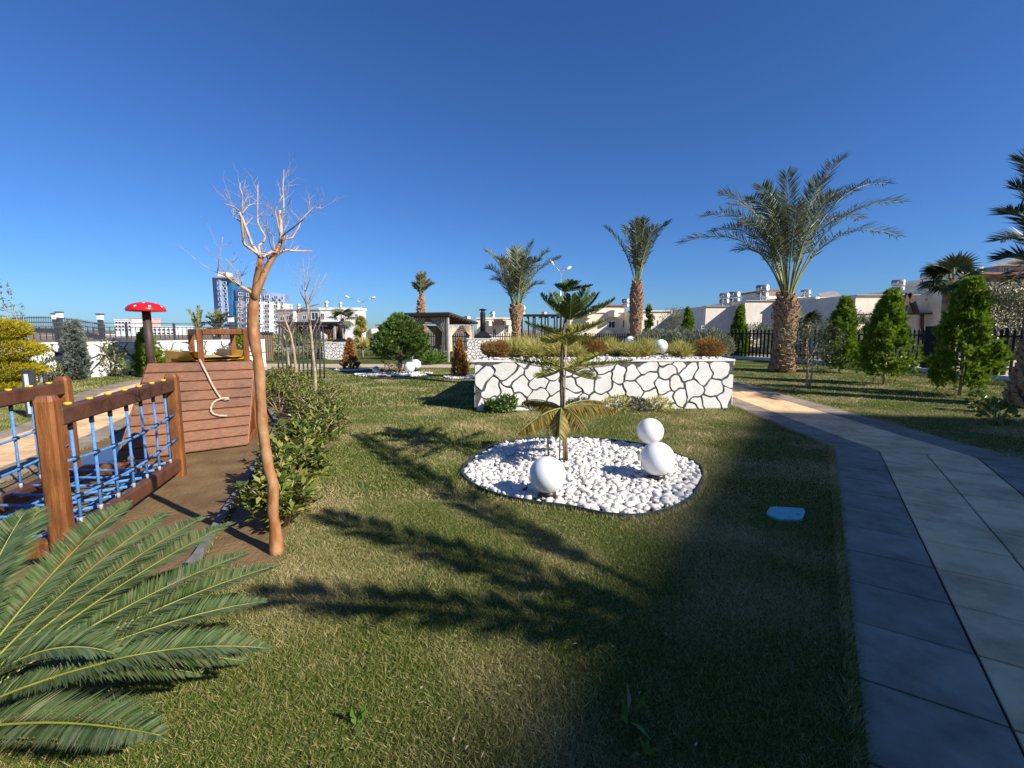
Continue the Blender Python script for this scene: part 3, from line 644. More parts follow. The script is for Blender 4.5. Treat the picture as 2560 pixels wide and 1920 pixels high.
v = on_planter(1575, 11.9); globe_lamp(v, .128, 'small white globe lamp beside the palm trunk in the planter', stem=.2)
# low plants along the planter's foot
for k, (px, r, h, m, lab) in enumerate(((1268, .2, .17, 'green', 'bright green leafy plant at the left foot of the planter'), (1228, .13, .11, 'green', 'smaller green plant beside the leafy plant at the planter foot'), (1448, .24, .13, 'olive', 'straggly low plant at the planter foot behind the araucaria'), (1545, .27, .15, 'ygrass', 'pale straggly weed at the foot of the planter, right of the araucaria'), (1598, .22, .13, 'olive', 'low dry weed at the planter foot above the upper globe'), (1652, .25, .13, 'ygrass', 'low pale weed at the planter foot, last on the right'))):
    p = G(px, 1030); p.y = 8.86 + .055 * (p.x + .7); p.x = (px - 1280) / F_PX * p.y
    bush('low_plant', lab, 'plant', (p.x, p.y - .02, 0), r, h, m, 70 + k, 420, .09, .035 if m == 'green' else .02, .5, 'plants along the planter foot')

# ================================================================== PALMS
BOOT = None
def boot_mesh():
    b = MB(); w, h, d = .5, 1., .5       # a cut leaf base: broad below, narrow stub that stands off the trunk above
    vs = [(-w, -.02, -.3), (w, -.02, -.3), (-w * .8, .12, .1), (w * .8, .12, .1), (-.26, .34, .62), (.26, .34, .62), (-.22, .12, .66), (.22, .12, .66), (-w * .6, -.05, .3), (w * .6, -.05, .3)]
    b.add(vs, [(0, 1, 3, 2), (2, 3, 5, 4), (4, 5, 7, 6), (6, 7, 9, 8), (0, 2, 8), (2, 4, 6, 8), (1, 9, 3), (3, 9, 7, 5)]); return b.mesh('leaf_base')
BOOT = boot_mesh()
def palm(name, lab, base, prof, fronds, m, L, wd, nl, seed, boots=.2, boot_objs=True, dead=0, lean=(0, 0), start=.22, fwd=1., group=None, spread=1., arch=.42, jit=.13):
    """prof: (height, radius) up the trunk; fronds: list of tip points (world)"""
    B = Vector(base); t = thing(name, lab, 'palm tree', tuple(B), group); g = random.Random(seed); ng = rng(seed)
    Ht = prof[-1][0]; ln = Vector((lean[0], lean[1], 0))
    hs = np.linspace(0, Ht, 30); rs = np.interp(hs, [p[0] for p in prof], [p[1] for p in prof])
    b = MB(); b.tube([ln * (h / Ht) + Vector((0, 0, h - (.06 if h == 0 else 0))) for h in hs], [r * (.86 + .04 * math.sin(i * 2.4)) for i, r in enumerate(rs)], 18); tr = link('trunk', b.mesh('trunk'), 'palm_trunk', t)
    h = .02; k = 0; bparts = MB()
    bv = [Vector(v.co) for v in BOOT.vertices]; bf = [tuple(p.vertices) for p in BOOT.polygons]
    while h < Ht - .02:
        r = float(np.interp(h, hs, rs)); a = k * 2.39996; sc = boots * g.uniform(.85, 1.2) * (1 + .5 * (h / Ht) ** 3)
        P = ln * (h / Ht) + Vector((math.cos(a) * r * .84, math.sin(a) * r * .84, h)); rz = a - PI / 2 + g.uniform(-.2, .2); tl = g.uniform(-.12, .2)
        if boot_objs:
            o = link('leaf_base', BOOT, 'palm_boot', tr, P); o.scale = (sc, sc, sc * g.uniform(.9, 1.3)); o.rotation_euler = (-tl, 0, rz)
        else:
            R = Matrix.Rotation(rz, 3, 'Z') @ Matrix.Rotation(-tl, 3, 'X'); bparts.add([P + R @ (v * sc) for v in bv], bf)
        k += 1; h += boots * .62 * boots / (2 * PI * max(r, .05)) * 1.15
    if not boot_objs: tag(link('leaf_bases', bparts.mesh('leaf_bases'), 'palm_boot', tr), kind='stuff')
    C = ln + Vector((0, 0, Ht))
    for i, tip in enumerate(fronds):
        T = Vector(tip) - B; a = math.atan2(T.y - C.y, T.x - C.x); r0 = rs[-1] * .55
        S = C + Vector((math.cos(a) * r0, math.sin(a) * r0, -.06)); dh = Vector((T.x - S.x, T.y - S.y, 0)); dz = T.z - S.z; hl = dh.length
        ctrl = S + dh * .34 * spread + Vector((0, 0, max(dz, 0) * .62 + hl * arch + .1 * arch / .42))
        cv = bez(S, ctrl, T, 24)
        mm = m[i % len(m)] if isinstance(m, (list, tuple)) else m
        ll = np.linalg.norm(np.diff(cv, axis=0), axis=1).sum()
        f = nobj('frond', frond_mesh(cv, nl, L * min(1.1, ll / (np.mean([1]) * max(ll, 1e-3))) , wd, seed * 50 + i, start, fwd, vee=.28, jit=jit * .8, droop=.06, plume=.6), mm, t)
        rb = MB(); rb.tube([Vector(p) for p in cv], list(np.linspace(boots * .17, .008, 24)), 5); link('rachis', rb.mesh('rachis'), 'petiole', f)
    return t
K8 = lambda x, y: (1680 + x / 2.765, 360 + y / 2.765)
BP = G(1955, 930); BY = BP.y
def tips(Y, lst, conv): return [at(*conv(x, y), Y + dy) for x, y, dy in lst]
bp_tips = tips(BY, [(70, 680, .3), (236, 495, -1.2), (345, 345, 1.0), (540, 385, -2.2), (690, 350, 1.8), (790, 212, -.4), (1172, 100, .6), (1480, 275, .8), (1572, 400, -.6), (1552, 632, .2), (1105, 365, -1.6), (450, 735, 1.6), (480, 560, -1.9), (640, 420, 2.4), (1020, 260, -1.2), (1250, 330, 1.9), (420, 420, 2.4), (860, 440, -2.0), (1300, 520, 1.6), (300, 600, -1.0), (620, 300, -.8)], K8)
pb_h = at(1957, 742, BY).z
palm('date_palm', 'large date palm with a thick scaly trunk on the right lawn', (BP.x, BP.y, 0),
     [(0, .52), (.25, .44), (.7, .38), (1.6, .38), (2.3, .41), (pb_h - .35, .38), (pb_h, .2)], bp_tips, ['palm_leaf', 'palm_leaf', 'palm_leaf', 'palm_dark'], .62, .037, 84, 3, boots=.22, start=.26, spread=.8, fwd=1.1, jit=.15)
# palm in the planter (right) and its smaller neighbour (left)
K4 = lambda x, y: (1150 + x / 4.608, 560 + y / 4.608)
P3 = on_planter(1588, 12.3); Y3 = P3[1]
palm('date_palm', 'slim date palm with upright dark fronds at the back of the planter', P3, [(0, .14), (.5, .135), (1.0, .175), (1.45, .165), (1.85, .10), (at(1590, 704, Y3).z - PH, .075)],
     tips(Y3, [(1680, 45, .2), (2010, -20, -.6), (2080, -60, .5), (2165, 65, .3), (2400, -20, .3), (2240, 40, -.7), (1900, 30, .8), (2050, -45, 0), (2130, -40, -.4)], K4), ['palm_dark', 'palm_leaf'], .25, .022, 74, 5, boots=.10, boot_objs=True, start=.2, spread=.85, arch=.12)
P2 = on_planter(1291, 12.9); Y2 = P2[1]
palm('date_palm', 'date palm with pale spreading fronds behind the left part of the planter', P2, [(0, .10), (.4, .10), (.8, .125), (1.05, .19), (at(1291, 766, Y2).z - PH, .15)],
     tips(Y2, [(305, 310, .1), (330, 510, -.3), (520, 430, .6), (655, 280, -.2), (825, 225, .1), (1000, 325, .2), (1135, 400, -.2), (920, 690, .4), (460, 400, -.7), (720, 330, .7), (880, 420, -.6), (590, 330, .5), (400, 640, .8), (760, 400, -.9)], K4), ['palm_pale', 'palm_leaf', 'palm_pale'], .31, .024, 66, 6, boots=.115, boot_objs=True, start=.22, spread=.8, arch=.25)
# far palm behind the gazebo
K3 = lambda x, y: (800 + x / 4.608, 640 + y / 4.608)
YF = 31.; vF = at(1055, 832, YF)
palm('date_palm', 'distant slender palm with a few ragged fronds rising behind the gazebo', (vF.x, vF.y, 0), [(0, .3), (1.2, .32), (2.4, .33), (2.9, .27), (3.5, .14), (3.8, .1)],
     tips(YF, [(1075, 320, .2), (1170, 195, 0), (1290, 320, -.2), (1190, 210, .4), (1150, 230, -.5), (1240, 290, .5), (1100, 350, .6)], K3), ['palm_pale'], .42, .07, 46, 8, boots=.24, boot_objs=False, start=.35, spread=.6, arch=.12)
# palm at the right edge of the picture, mostly in shade
PE = Vector((10.95, 9.45, 0)); YE = PE.y
er = [at(x + 34, y, YE + d) for x, y, d in ((2486, 530, -.2), (2505, 470, .5), (2478, 645, .4), (2530, 400, 0), (2600, 330, .3), (2690, 420, 0), (2740, 560, -.4), (2470, 600, 1.3), (2560, 380, 1.2), (2640, 470, -1.2), (2500, 700, -.9), (2720, 640, .8))]
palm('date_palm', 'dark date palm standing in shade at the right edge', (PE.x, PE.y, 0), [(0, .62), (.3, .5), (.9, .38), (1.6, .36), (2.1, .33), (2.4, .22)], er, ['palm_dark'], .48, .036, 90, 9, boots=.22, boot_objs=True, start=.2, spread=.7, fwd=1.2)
for k, (px, py, r, h) in enumerate(((2448, 1030, .16, .2), (2490, 1065, .2, .2))):
    q = G(px, py); bush('low_plant', ['dark leafy plant left of the shaded palm trunk', 'low dark plant at the foot of the shaded palm'][k], 'plant', (q.x, q.y, 0), r, h, 'hedge', 90 + k, 160, .12, .06, .5)
# the palm beside the viewer whose fronds throw the long shadows over the lawn
sp = Vector((5.95, -.96, 0)); sh = 3.8
st = [Vector(p) for p in ((3.89, 2.82, 5.0), (3.3, .59, 4.0), (2.78, -.26, 3.5), (6.4, -3.8, 4.6), (8.8, -2.6, 4.6), (9.3, .3, 4.5), (9.3, 1.6, 4.0), (7.6, -3.6, 4.2))]
palm('date_palm', 'date palm beside the path, out of view, shading the near lawn', tuple(sp), [(0, .42), (.5, .34), (2.6, .34), (sh, .2)], st, ['palm_leaf'], .32, .055, 80, 12, boots=.24, boot_objs=False, start=.2, arch=.04)

# fan palms (beyond the fence and beside the chimney)
def fan_palm(lab, base, h, r, crown, seed, n=16, trunk_r=.2, m='fan_leaf'):
    B = Vector(base); t = thing('fan_palm', lab, 'palm tree', tuple(B)); g = random.Random(seed)
    b = MB(); b.tube([(0, 0, -.05), (.05, 0, h * .5), (0, 0, h)], [trunk_r * 1.2, trunk_r, trunk_r * 1.1], 10); link('trunk', b.mesh('trunk'), 'palm_boot', t)
    for i in range(n):
        a = i * 2.4 + g.uniform(-.3, .3); el = math.radians(g.uniform(-45, 70)); d = Vector((math.cos(a) * math.cos(el), math.sin(a) * math.cos(el), math.sin(el)))
        P = Vector((0, 0, h)) + d * crown * .45; k = 22; side = d.cross(Vector((0, 0, 1))).normalized(); an = np.linspace(-1.9, 1.9, k)
        D = np.array([tuple(d * math.cos(x) + side * math.sin(x)) for x in an]) + np.array([0, 0, -.15]); N = np.repeat(np.array([tuple(side.cross(d))]), k, 0)
        f = nobj('frond', blades(np.repeat([tuple(P)], k, 0), D, N + rng(seed + i).normal(0, .2, (k, 3)), crown * .6, crown * .09, tip=.25), m, t)
        rb = MB(); rb.tube([(0, 0, h - .05), tuple(P)], [.025, .015], 5); link('rachis', rb.mesh('rachis'), 'petiole', f)
v = at(2375, 780, 19.5); fan_palm('dark fan palm standing in front of the cream gable house', (v.x, v.y, 0), at(2380, 700, 19.5).z, 0, 1.25, 31, 24, .3)
v = at(857, 830, 40); fan_palm('far fan palm with a loose crown behind the left barbecue chimney', (v.x, v.y, 0), at(857, 797, 40).z, 0, 1.35, 32, 11, .14, 'olive')
v = at(2010, 840, 24); fan_palm('small fan palm between the big date palm and the fence', (v.x, v.y, 0), at(2010, 812, 24).z, 0, 1.0, 33, 16, .2)

# ================================================================== CYCAD IN THE FOREGROUND
K1 = lambda x, y: (x / 2.44, 1240 + y / 2.44)
CB = Vector((-2.02, 1.40, 0)); CZ = .24
cy = thing('cycad', 'large cycad with stiff dark green fronds in the lower left corner', 'cycad', tuple(CB))
b = MB(); b.lathe([(.13, -.03), (.17, .08), (.16, .2), (.1, .31)], 14); link('trunk', b.mesh('trunk'), 'palm_trunk', cy)
tipz = [(150, 100, 1.80), (245, 75, 2.02), (785, 35, 2.30), (1022, 105, 2.42), (1240, 130, 2.52), (1415, 165, 2.55), (1510, 350, 2.40), (1690, 425, 2.36), (1620, 640, 2.10), (1640, 930, 1.86), (1500, 1010, 1.80), (1215, 1085, 1.72), (700, 960, 1.62), (980, 1460, 1.36)]
bends = [.12, .12, .12, .12, .12, .12, .12, .12, .15, .22, .24, .22, .26, .10]
def cyc_prof(u): return np.clip(.35 + 2.6 * u, 0, 1) * np.clip((1.06 - u) * 3.2, .12, 1)
extra = [Vector((-2.9, 1.2, .75)), Vector((-2.6, .75, .8)), Vector((-2.75, 1.75, .8)), Vector((-2.0, 1.5, 1.15)), Vector((-2.2, 1.2, 1.2))]
for k, T in enumerate([at(*K1(x, y), Y) for x, y, Y in tipz] + extra):
    a = math.atan2(T.y - CB.y, T.x - CB.x); S = CB + Vector((math.cos(a) * .06, math.sin(a) * .06, CZ)); dz = bends[k] if k < len(bends) else .25
    ctrl = (S + T) / 2 + Vector((0, 0, dz)); cv = bez(S, ctrl, T, 24) - np.array(CB)
    ll = np.linalg.norm(np.diff(cv, axis=0), axis=1).sum(); nn = int(150 * ll + 20)
    f = nobj('frond', frond_mesh(cv, nn, .135, .0085, 400 + k, start=.13, fwd=.62, vee=.32, jit=.022, droop=0, prof=cyc_prof), 'cycad', cy)
    rb = MB(); rb.tube([Vector(p) for p in cv], list(np.linspace(.006, .0015, 24)), 6); link('rachis', rb.mesh('rachis'), 'cycad_rib', f)

# ================================================================== BARE CRAPE MYRTLE AND SAPLINGS
def tree_from(lab, name, base, trunk, branches, twigs, seed, m='bark_myrtle', Y0=3.19, tl=.12):
    t = thing(name, lab, 'tree', tuple(base)); B = Vector(base); g = random.Random(seed)
    P, R = trunk
    tt0 = np.linspace(0, 1, len(P)); tt1 = np.linspace(0, 1, len(P) * 4); PA_ = np.array(P); ph_ = g.uniform(0, 6)
    P = [Vector((np.interp(u, tt0, PA_[:, 0]), np.interp(u, tt0, PA_[:, 1]), np.interp(u, tt0, PA_[:, 2]))) for u in tt1]; R = [float(np.interp(u, tt0, R)) * (1 + .05 * math.sin(u * 43 + ph_) + .04 * math.sin(u * 97 + 2 * ph_) + g.uniform(-.02, .02)) for u in tt1]
    b = MB(); b.tube([p - B for p in P], R, 14); tr = link('trunk', b.mesh('trunk'), m, t)
    tw = MB()
    def twig(p, d, L, r, depth):
        q = [p]; dd = d.normalized()
        for i in range(3):
            dd = (dd + Vector((g.uniform(-.35, .35), g.uniform(-.35, .35), g.uniform(-.1, .35)))).normalized(); q.append(q[-1] + dd * L / 3)
        tw.tube(q, [r, r * .8, r * .6, r * .3], 4, cap=False)
        if depth:
            for i in (1, 2, 3): 
                if g.random() < .75: twig(q[i], dd + Vector((g.uniform(-1, 1), g.uniform(-1, 1), g.uniform(-.5, .8))), L * .55, r * .6, depth - 1)
    for P, R, n in branches:
        b = MB(); b.tube([p - B for p in P], R, 9); link('branch', b.mesh('branch'), m if R[0] > .0145 or m != 'bark_myrtle' else 'twig_pale', t)
        for i in range(n):
            k = g.uniform(.35, 1) * (len(P) - 1); i0 = min(int(k), len(P) - 2); p = P[i0].lerp(P[i0 + 1], k - i0) - B
            twig(p, (P[i0 + 1] - P[i0]).normalized() * .4 + Vector((g.uniform(-1, 1), g.uniform(-1, 1), g.uniform(-.3, .9))), g.uniform(.5, 1.3) * tl, max(.0016, min(.004, R[-1] * .6)), 1)
    tag(link('twigs', tw.mesh('twigs'), 'twig', t), kind='stuff'); return t
K6 = lambda x, y: (540 + x / 4.878, 420 + y / 4.878)
TB = G(692, 1383); TY = TB.y; mg = random.Random(5)
def bl(lst, y0, y1): 
    n = len(lst); return [at(*K6(x, y), TY + y0 + (y1 - y0) * i / (n - 1)) for i, (x, y) in enumerate(lst)]
trunk_px = [(692, 1384), (688, 1319), (682, 1278), (684, 1212), (671, 1170), (663, 1116), (656, 1062), (653, 1015), (650, 947), (645, 900), (637, 855), (632, 818), (633, 775), (637, 735)]
trk = [at(x, y, TY) for x, y in trunk_px]; trk[0] = Vector((TB.x, TB.y, -.02)); tr_r = [.052] + list(np.linspace(.037, .033, 9)) + [.036, .038, .034, .029]
br = [([(462, 1650), (476, 1520), (500, 1330), (530, 1180), (543, 1100)], .024, .018, 0, -.08, 5),
      ([(470, 1650), (506, 1500), (560, 1360), (640, 1180), (720, 1045), (785, 920)], .025, .016, 0, .10, 10),
      ([(462, 1560), (420, 1510), (330, 1460), (200, 1380), (120, 1310), (20, 1270)], .018, .007, 0, -.15, 14),
      ([(543, 1105), (510, 1045), (420, 985), (345, 930), (330, 830), (305, 600), (290, 540)], .014, .008, -.08, -.2, 7),
      ([(540, 1090), (500, 1020), (440, 930), (360, 720), (315, 590), (300, 540)], .014, .009, -.08, -.12, 7),
      ([(543, 1085), (520, 950), (585, 890), (602, 840), (550, 750), (510, 670), (506, 560), (508, 380), (510, 205)], .011, .004, -.08, .05, 14),
      ([(300, 545), (215, 470), (120, 440)], .007, .003, -.15, -.3, 10), ([(310, 540), (325, 420), (322, 320), (290, 240), (300, 180)], .006, .002, -.15, -.1, 9),
      ([(320, 550), (400, 455), (480, 430)], .006, .002, -.15, 0, 9),
      ([(785, 920), (795, 820), (790, 660), (780, 520)], .017, .012, .1, .12, 12), ([(785, 540), (830, 545), (825, 400), (815, 250), (825, 110), (828, 20)], .008, .003, .12, .15, 14),
      ([(785, 830), (745, 640), (720, 520), (760, 430), (810, 340)], .008, .004, .1, .05, 8), ([(720, 520), (650, 480), (600, 450)], .004, .002, .05, -.05, 4),
      ([(740, 1040), (850, 1000), (960, 1010), (1170, 1016)], .011, .007, .08, .3, 6), ([(800, 880), (930, 850), (1010, 720), (1040, 630), (1190, 475), (1290, 490)], .008, .0025, .1, .35, 22),
      ([(800, 840), (880, 770), (950, 720), (1040, 650), (1100, 600)], .007, .003, .1, -.1, 12), ([(740, 1040), (680, 1020), (570, 1090)], .010, .012, .08, -.08, 6),
      ([(700, 1030), (660, 920), (620, 760), (600, 700)], .005, .002, .05, -.2, 8), ([(720, 1000), (690, 860), (640, 740)], .005, .002, .05, .2, 8), ([(830, 1000), (845, 900), (870, 820)], .006, .003, .1, .1, 4),
      ([(20, 1270), (40, 1100), (68, 920), (85, 840)], .004, .0015, -.15, -.2, 4), ([(320, 1455), (312, 1380), (210, 1215), (120, 1105)], .004, .0015, -.05, -.2, 3), ([(20, 1280), (-60, 1240), (-160, 1180)], .004, .0015, -.15, -.3, 3)]
tree_from('bare orange-barked crape myrtle with a crooked trunk beside the rope bridge', 'crape_myrtle', (TB.x, TB.y, 0), (trk, tr_r), [(bl(l, y0, y1), list(np.linspace(r0, r1, len(l)) * (1. if r0 > .022 else .8)), int(n * .55)) for l, r0, r1, y0, y1, n in br], 0, 2, tl=.12)
def sapling(lab, trunk_px, Y, r0, lean_tw, seed, h_tw=.3):
    P = [at(x, y, Y) for x, y in trunk_px]; P[0].z = -.02; g = random.Random(seed); n = len(P); br = []
    for k in range(lean_tw):
        i = g.uniform(.4, 1) * (n - 1); i0 = min(int(i), n - 2); p = P[i0].lerp(P[i0 + 1], i - i0); d = Vector((g.uniform(-1, 1), g.uniform(-1, 1), g.uniform(.6, 1.6))).normalized(); L = g.uniform(.5, 1.2) * h_tw * 2
        br.append(([p, p + d * L * .5 + Vector((0, 0, .03)), p + d * L + Vector((0, 0, .12 * L))], [r0 * .26, r0 * .17, r0 * .06], 4))
    tree_from(lab, 'sapling', (P[0].x, P[0].y, 0), (P, list(np.linspace(r0, r0 * .45, n))), br, 0, seed, 'bark_pale', tl=h_tw)
sapling('bare sapling with a pinkish trunk rising from the hedge', [(790, 985), (787, 930), (782, 880), (778, 835), (772, 790), (768, 760), (762, 720)], 8.8, .032, 11, 3, .35)
sapling('thin bare sapling left of the pinkish one, behind the hedge', [(742, 925), (735, 880), (728, 840), (715, 805), (706, 785)], 14.5, .045, 9, 4, .35)
sapling('spindly pale sapling on the left behind the hedge', [(724, 912), (718, 880), (714, 850), (708, 835)], 17, .05, 8, 6, .35)

# ================================================================== HEDGE
def hedge_plant(lab, c, r, h, seed, n, L, stems=7):
    t = thing('hedge_plant', lab, 'shrub', c, 'leafy hedge plants along the play area'); g = random.Random(seed); ng = rng(seed); b = MB(); tipsl = []
    for k in range(stems):
        a = g.uniform(0, 6.28); rr = r * math.sqrt(g.random()); p1 = Vector((math.cos(a) * rr, math.sin(a) * rr, h * g.uniform(.65, 1)))
        b.tube([(math.cos(a) * .03, math.sin(a) * .03, -.02), p1 * .55 + Vector((0, 0, h * .1)), p1], [.010, .007, .004], 5)
        tipsl.append(p1)
        for q in range(3):
            p2 = p1 * g.uniform(.5, .9) + Vector((g.uniform(-.2, .2) * r * 2, g.uniform(-.2, .2) * r * 2, g.uniform(0, .12))); tipsl.append(p2); b.tube([p1 * .6, p2], [.005, .003], 4)
    link('stem', b.mesh('stem'), 'bark_pale', t)
    per = max(4, n // len(tipsl)); parts = []
    for p in tipsl:                          # rosettes of leaves at the shoot tips
        a = ng.uniform(0, 2 * PI, per); e = ng.uniform(-.15, 1.1, per); D = np.stack([np.cos(a) * np.cos(e), np.sin(a) * np.cos(e), np.sin(e)], 1)
        P = np.array(p) + D * .01 - np.array([0, 0, 1]) * ng.uniform(0, .14, per)[:, None]
        parts.append(blades(P, D, np.array([0, 0, 1.]) + ng.normal(0, .25, (per, 3)), L * ng.uniform(.6, 1.15, per), L * .36, tip=.12, fold=.05))
    nobj('foliage', merge(parts), 'hedge', t)
hl = [((-1.98, 3.62), .24, .40, .10), ((-2.12, 4.05), .27, .52, .10), ((-2.28, 4.55), .30, .56, .10), ((-2.45, 5.1), .32, .60, .095), ((-2.62, 5.65), .34, .60, .09), ((-2.8, 6.25), .35, .60, .085), ((-3.05, 6.9), .36, .58, .08), ((-3.3, 7.5), .38, .58, .08), ((-3.6, 8.2), .40, .58, .08), ((-3.95, 8.9), .42, .56, .08), ((-4.35, 9.6), .42, .55, .08), ((-4.8, 10.3), .45, .55, .08), ((-5.3, 11.1), .48, .55, .08), ((-5.8, 11.9), .5, .55, .08), ((-6.35, 12.7), .52, .55, .08), ((-6.9, 13.5), .55, .58, .08)]
for k, (c, r, h, L) in enumerate(hl):
    wrd = pw + ['fourteenth', 'fifteenth', 'sixteenth']
    hedge_plant('leafy hedge plant, %s from the near end of the hedge row' % wrd[k], (c[0] + .1, c[1], 0), r * 1.12, h, 700 + k, 850 if k < 7 else 800, L * 1.1, 11)
for k, c in enumerate([(-4.6, 9.0), (-5.1, 9.9), (-5.8, 10.7), (-6.6, 11.6), (-7.4, 12.4)]):
    hedge_plant('leafy hedge plant in the dense back row, %s from the right' % pw[k], (c[0], c[1], 0), .5, .52, 760 + k, 900, .08, 11)

# ================================================================== CONIFERS AND SHRUBS
prof_cone = lambda z: np.clip(1.0 - z, 0, 1) ** .75 * np.clip(.55 + z * 4, 0, 1)
prof_oval = lambda z: np.sqrt(np.clip(1 - (2 * z - .82) ** 2 / 1.42, 0.02, 1)) * np.clip(1.12 - z * .45, 0, 1)
prof_thuja = lambda z: np.clip(1.04 - z, 0.03, 1) ** .78 * np.clip(.66 + z * 1.6, 0, 1) * 1.18
def conifer(name, lab, base, h, r, m, seed, n, L, prof=prof_thuja, z0=.3, group=None, trunk_r=.03, up=.9, k=5, wd=.22, lump=.3, tm='bark_pale'):
    t = thing(name, lab, 'conifer', tuple(base), group)
    nobj('foliage', conifer_V(h - z0, r, seed, n, L, prof, z0, up=up, k=k, wd=wd, lump=lump), m, t)
    b = MB(); b.tube([(0, 0, -.03), (.01, 0, z0 + .2), (0, 0, h * .85)], [trunk_r, trunk_r * .8, .008], 8); link('trunk', b.mesh('trunk'), tm, t); return t
def con_px(px, py_base, py_top, wpx):
    q = G(px, py_base); return (q.x, q.y, 0), at(px, py_top, q.y).z, W(wpx, q.y) / 2
GR = 'bright green thuja trees on the right lawn'
for lab, px, pb_, pt, wp, z0f, sd, xx in (('narrow bright thuja right behind the planter corner', 1845, 893, 768, 40, .02, 51, 2), ('bright thuja just right of the big date palm', 2098, 932, 752, 74, .22, 52, 0), ('bright thuja in front of the dark fence gate', 2208, 962, 735, 96, .28, 53, 0), ('largest bright thuja, nearest the shaded palm', 2398, 990, 706, 118, .26, 54, 0)):
    c, h, r = con_px(px, pb_, pt, wp); dx = W(8, c[1]) if px > 2000 else 0
    conifer('thuja_tree', lab, c, h, r * 1.14, 'thuja', sd, 6600, h * .05, z0=z0f * 1.2, group=GR, trunk_r=.035, lump=.32)
for px, py in ((2238, 955), (2425, 985)):
    q = G(px, py); b = MB(); b.tube([(q.x, q.y, 0), (q.x, q.y, .75)], .012, 6); tag(b.build('stake', 'bark', None, (q.x, q.y, 0)), 'dark support stake right of the %s' % ('gate thuja' if px < 2300 else 'largest thuja'), 'stake')
c, h, r = con_px(1716, 893, 775, 44); conifer('thuja_tree', 'bright conical thuja behind the lavender in the planter', c, h, r, 'thuja', 55, 3600, h * .07, prof=prof_cone, z0=.05)
v = at(1622, 850, 14.6); conifer('thuja_tree', 'thin dark young conifer just right of the slim planter palm', (v.x, v.y, 0), at(1622, 772, 14.6).z, .24, 'thuja_dark', 56, 700, .16, prof=prof_cone, z0=.3)
# dark round conifer with pebbles and globes
q = G(1000, 934); c = (q.x, q.y, 0); t = thing('round_conifer', 'dense dark green conifer in the middle of the far lawn', 'conifer', c)
hh = at(1000, 788, q.y).z; nobj('foliage', conifer_V(hh - .85, W(142, q.y) / 2, 61, 9600, .15, lambda z: np.sqrt(np.clip(1.0 - (z * 1.05 - .25) ** 2 * 1.65, 0, 1)) * np.clip(1.15 - z * .7, 0, 1) * np.clip(.8 + z * 1.2, 0, 1), .72, up=.6, lump=.28), 'thuja_dark', t)
b = MB(); b.tube([(0, 0, -.02), (.02, 0, .4), (0, 0, hh * .7)], [.09, .08, .02], 9); link('trunk', b.mesh('trunk'), 'bark', t)
for px, py, rx, ry, lab in ((945, 938, .85, .22, 'small white pebble patch under the steel ball'), (1010, 937, .95, .30, 'white pebble patch at the foot of the dark round conifer'), (876, 926, .62, .2, 'white pebble ring under the left rusty conifer'), (1150, 944, .55, .18, 'white pebble ring under the right rusty conifer')):
    q = G(px, py); pol = [(q.x + math.cos(a) * rx * (1 + .12 * math.sin(3 * a)), q.y + math.sin(a) * ry * 3 * (1 + .1 * math.cos(2 * a))) for a in np.linspace(0, 2 * PI, 24, endpoint=False)]
    t = thing('pebble_patch', lab, 'pebbles', (q.x, q.y, 0)); sheet(pol, .006).build('bed_base', 'mortar', t); pos, s, g = pebbles(pol, 520, int(px), (.03, .055)); V, F = pebble_V(pos - np.array([q.x, q.y]), s, .02 + g.uniform(0, .02, len(pos)), g); tag(link('pebbles', np_mesh('pebbles', V, F, True), 'pebble', t), kind='stuff')
q = G(1024, 936); globe_lamp((q.x, q.y, .02), .20, 'front one of two white globes under the dark round conifer'); q = G(1040, 928); globe_lamp((q.x, q.y, .02), .20, 'rear one of two white globes under the dark round conifer')
q = G(941, 936); b = MB(); b.lathe(sphere_prof(.14, 16, .16), 28, (q.x, q.y, 0)); t = thing('steel_ball', 'polished steel ball lying on the far lawn', 'ball', (q.x, q.y, 0)); b.build('ball', 'steel_ball', t); MB().lathe([(.07, 0), (.07, .04)], 12, (q.x, q.y, 0)).build('foot', 'plastic_black', t)
q = G(985, 937); b = MB()
for k in range(9): 
    a = k * .7; b.tube([(q.x + .3 * math.cos(a) * .8, q.y - .1 + .12 * math.sin(a), .0), (q.x + .34 * math.cos(a + .5), q.y - .12, .22), (q.x + .3 * math.cos(a + 1.1), q.y - .1, .42), (q.x + .2 * math.cos(a), q.y - .05, .3)], .022, 6)
tag(b.build('root_ornament', 'bark_pale', None, (q.x, q.y, 0)), 'twisted pale root ornament under the dark round conifer', 'ornament')
for px, pb_, pt, wp, lab, sd in ((876, 925, 848, 44, 'rusty brown conical conifer left of the steel ball', 62), (1150, 943, 853, 48, 'rusty brown conical conifer beside the planter', 63)):
    c, h, r = con_px(px, pb_, pt, wp); conifer('rusty_conifer', lab, c, h, r, 'rust', sd, 4200, .10, prof=lambda z: np.clip(1 - z, 0, 1) ** .8 * np.clip(.75 + 2 * z, 0, 1), z0=.02, up=1.0, group='rusty conical conifers on the far lawn')
for px, pb_, h, r, m, lab in ((1075, 912, .5, .45, 'green', 'low bushy green plant right of the dark round conifer'), (1095, 908, .45, .4, 'green', 'second low green plant in front of the gazebo')):
    q = G(px, pb_); tuft('leafy_plant', lab, (q.x, q.y, 0), r * 1.4, h * 1.3, 'green', int(px), 300, cat='plant', wd=.05)
# tall tied tree left of the conifer
q = at(905, 845, 26); t = conifer('tied_tree', 'tall straw-coloured tied tree in front of the white house', (q.x, q.y, 0), at(903, 798, 26).z, .42, 'ygrass', 64, 900, .3, prof=lambda z: np.clip(1 - z, 0.05, 1) ** .6 * np.clip(.3 + 3 * z, 0, 1), z0=.6, trunk_r=.07)
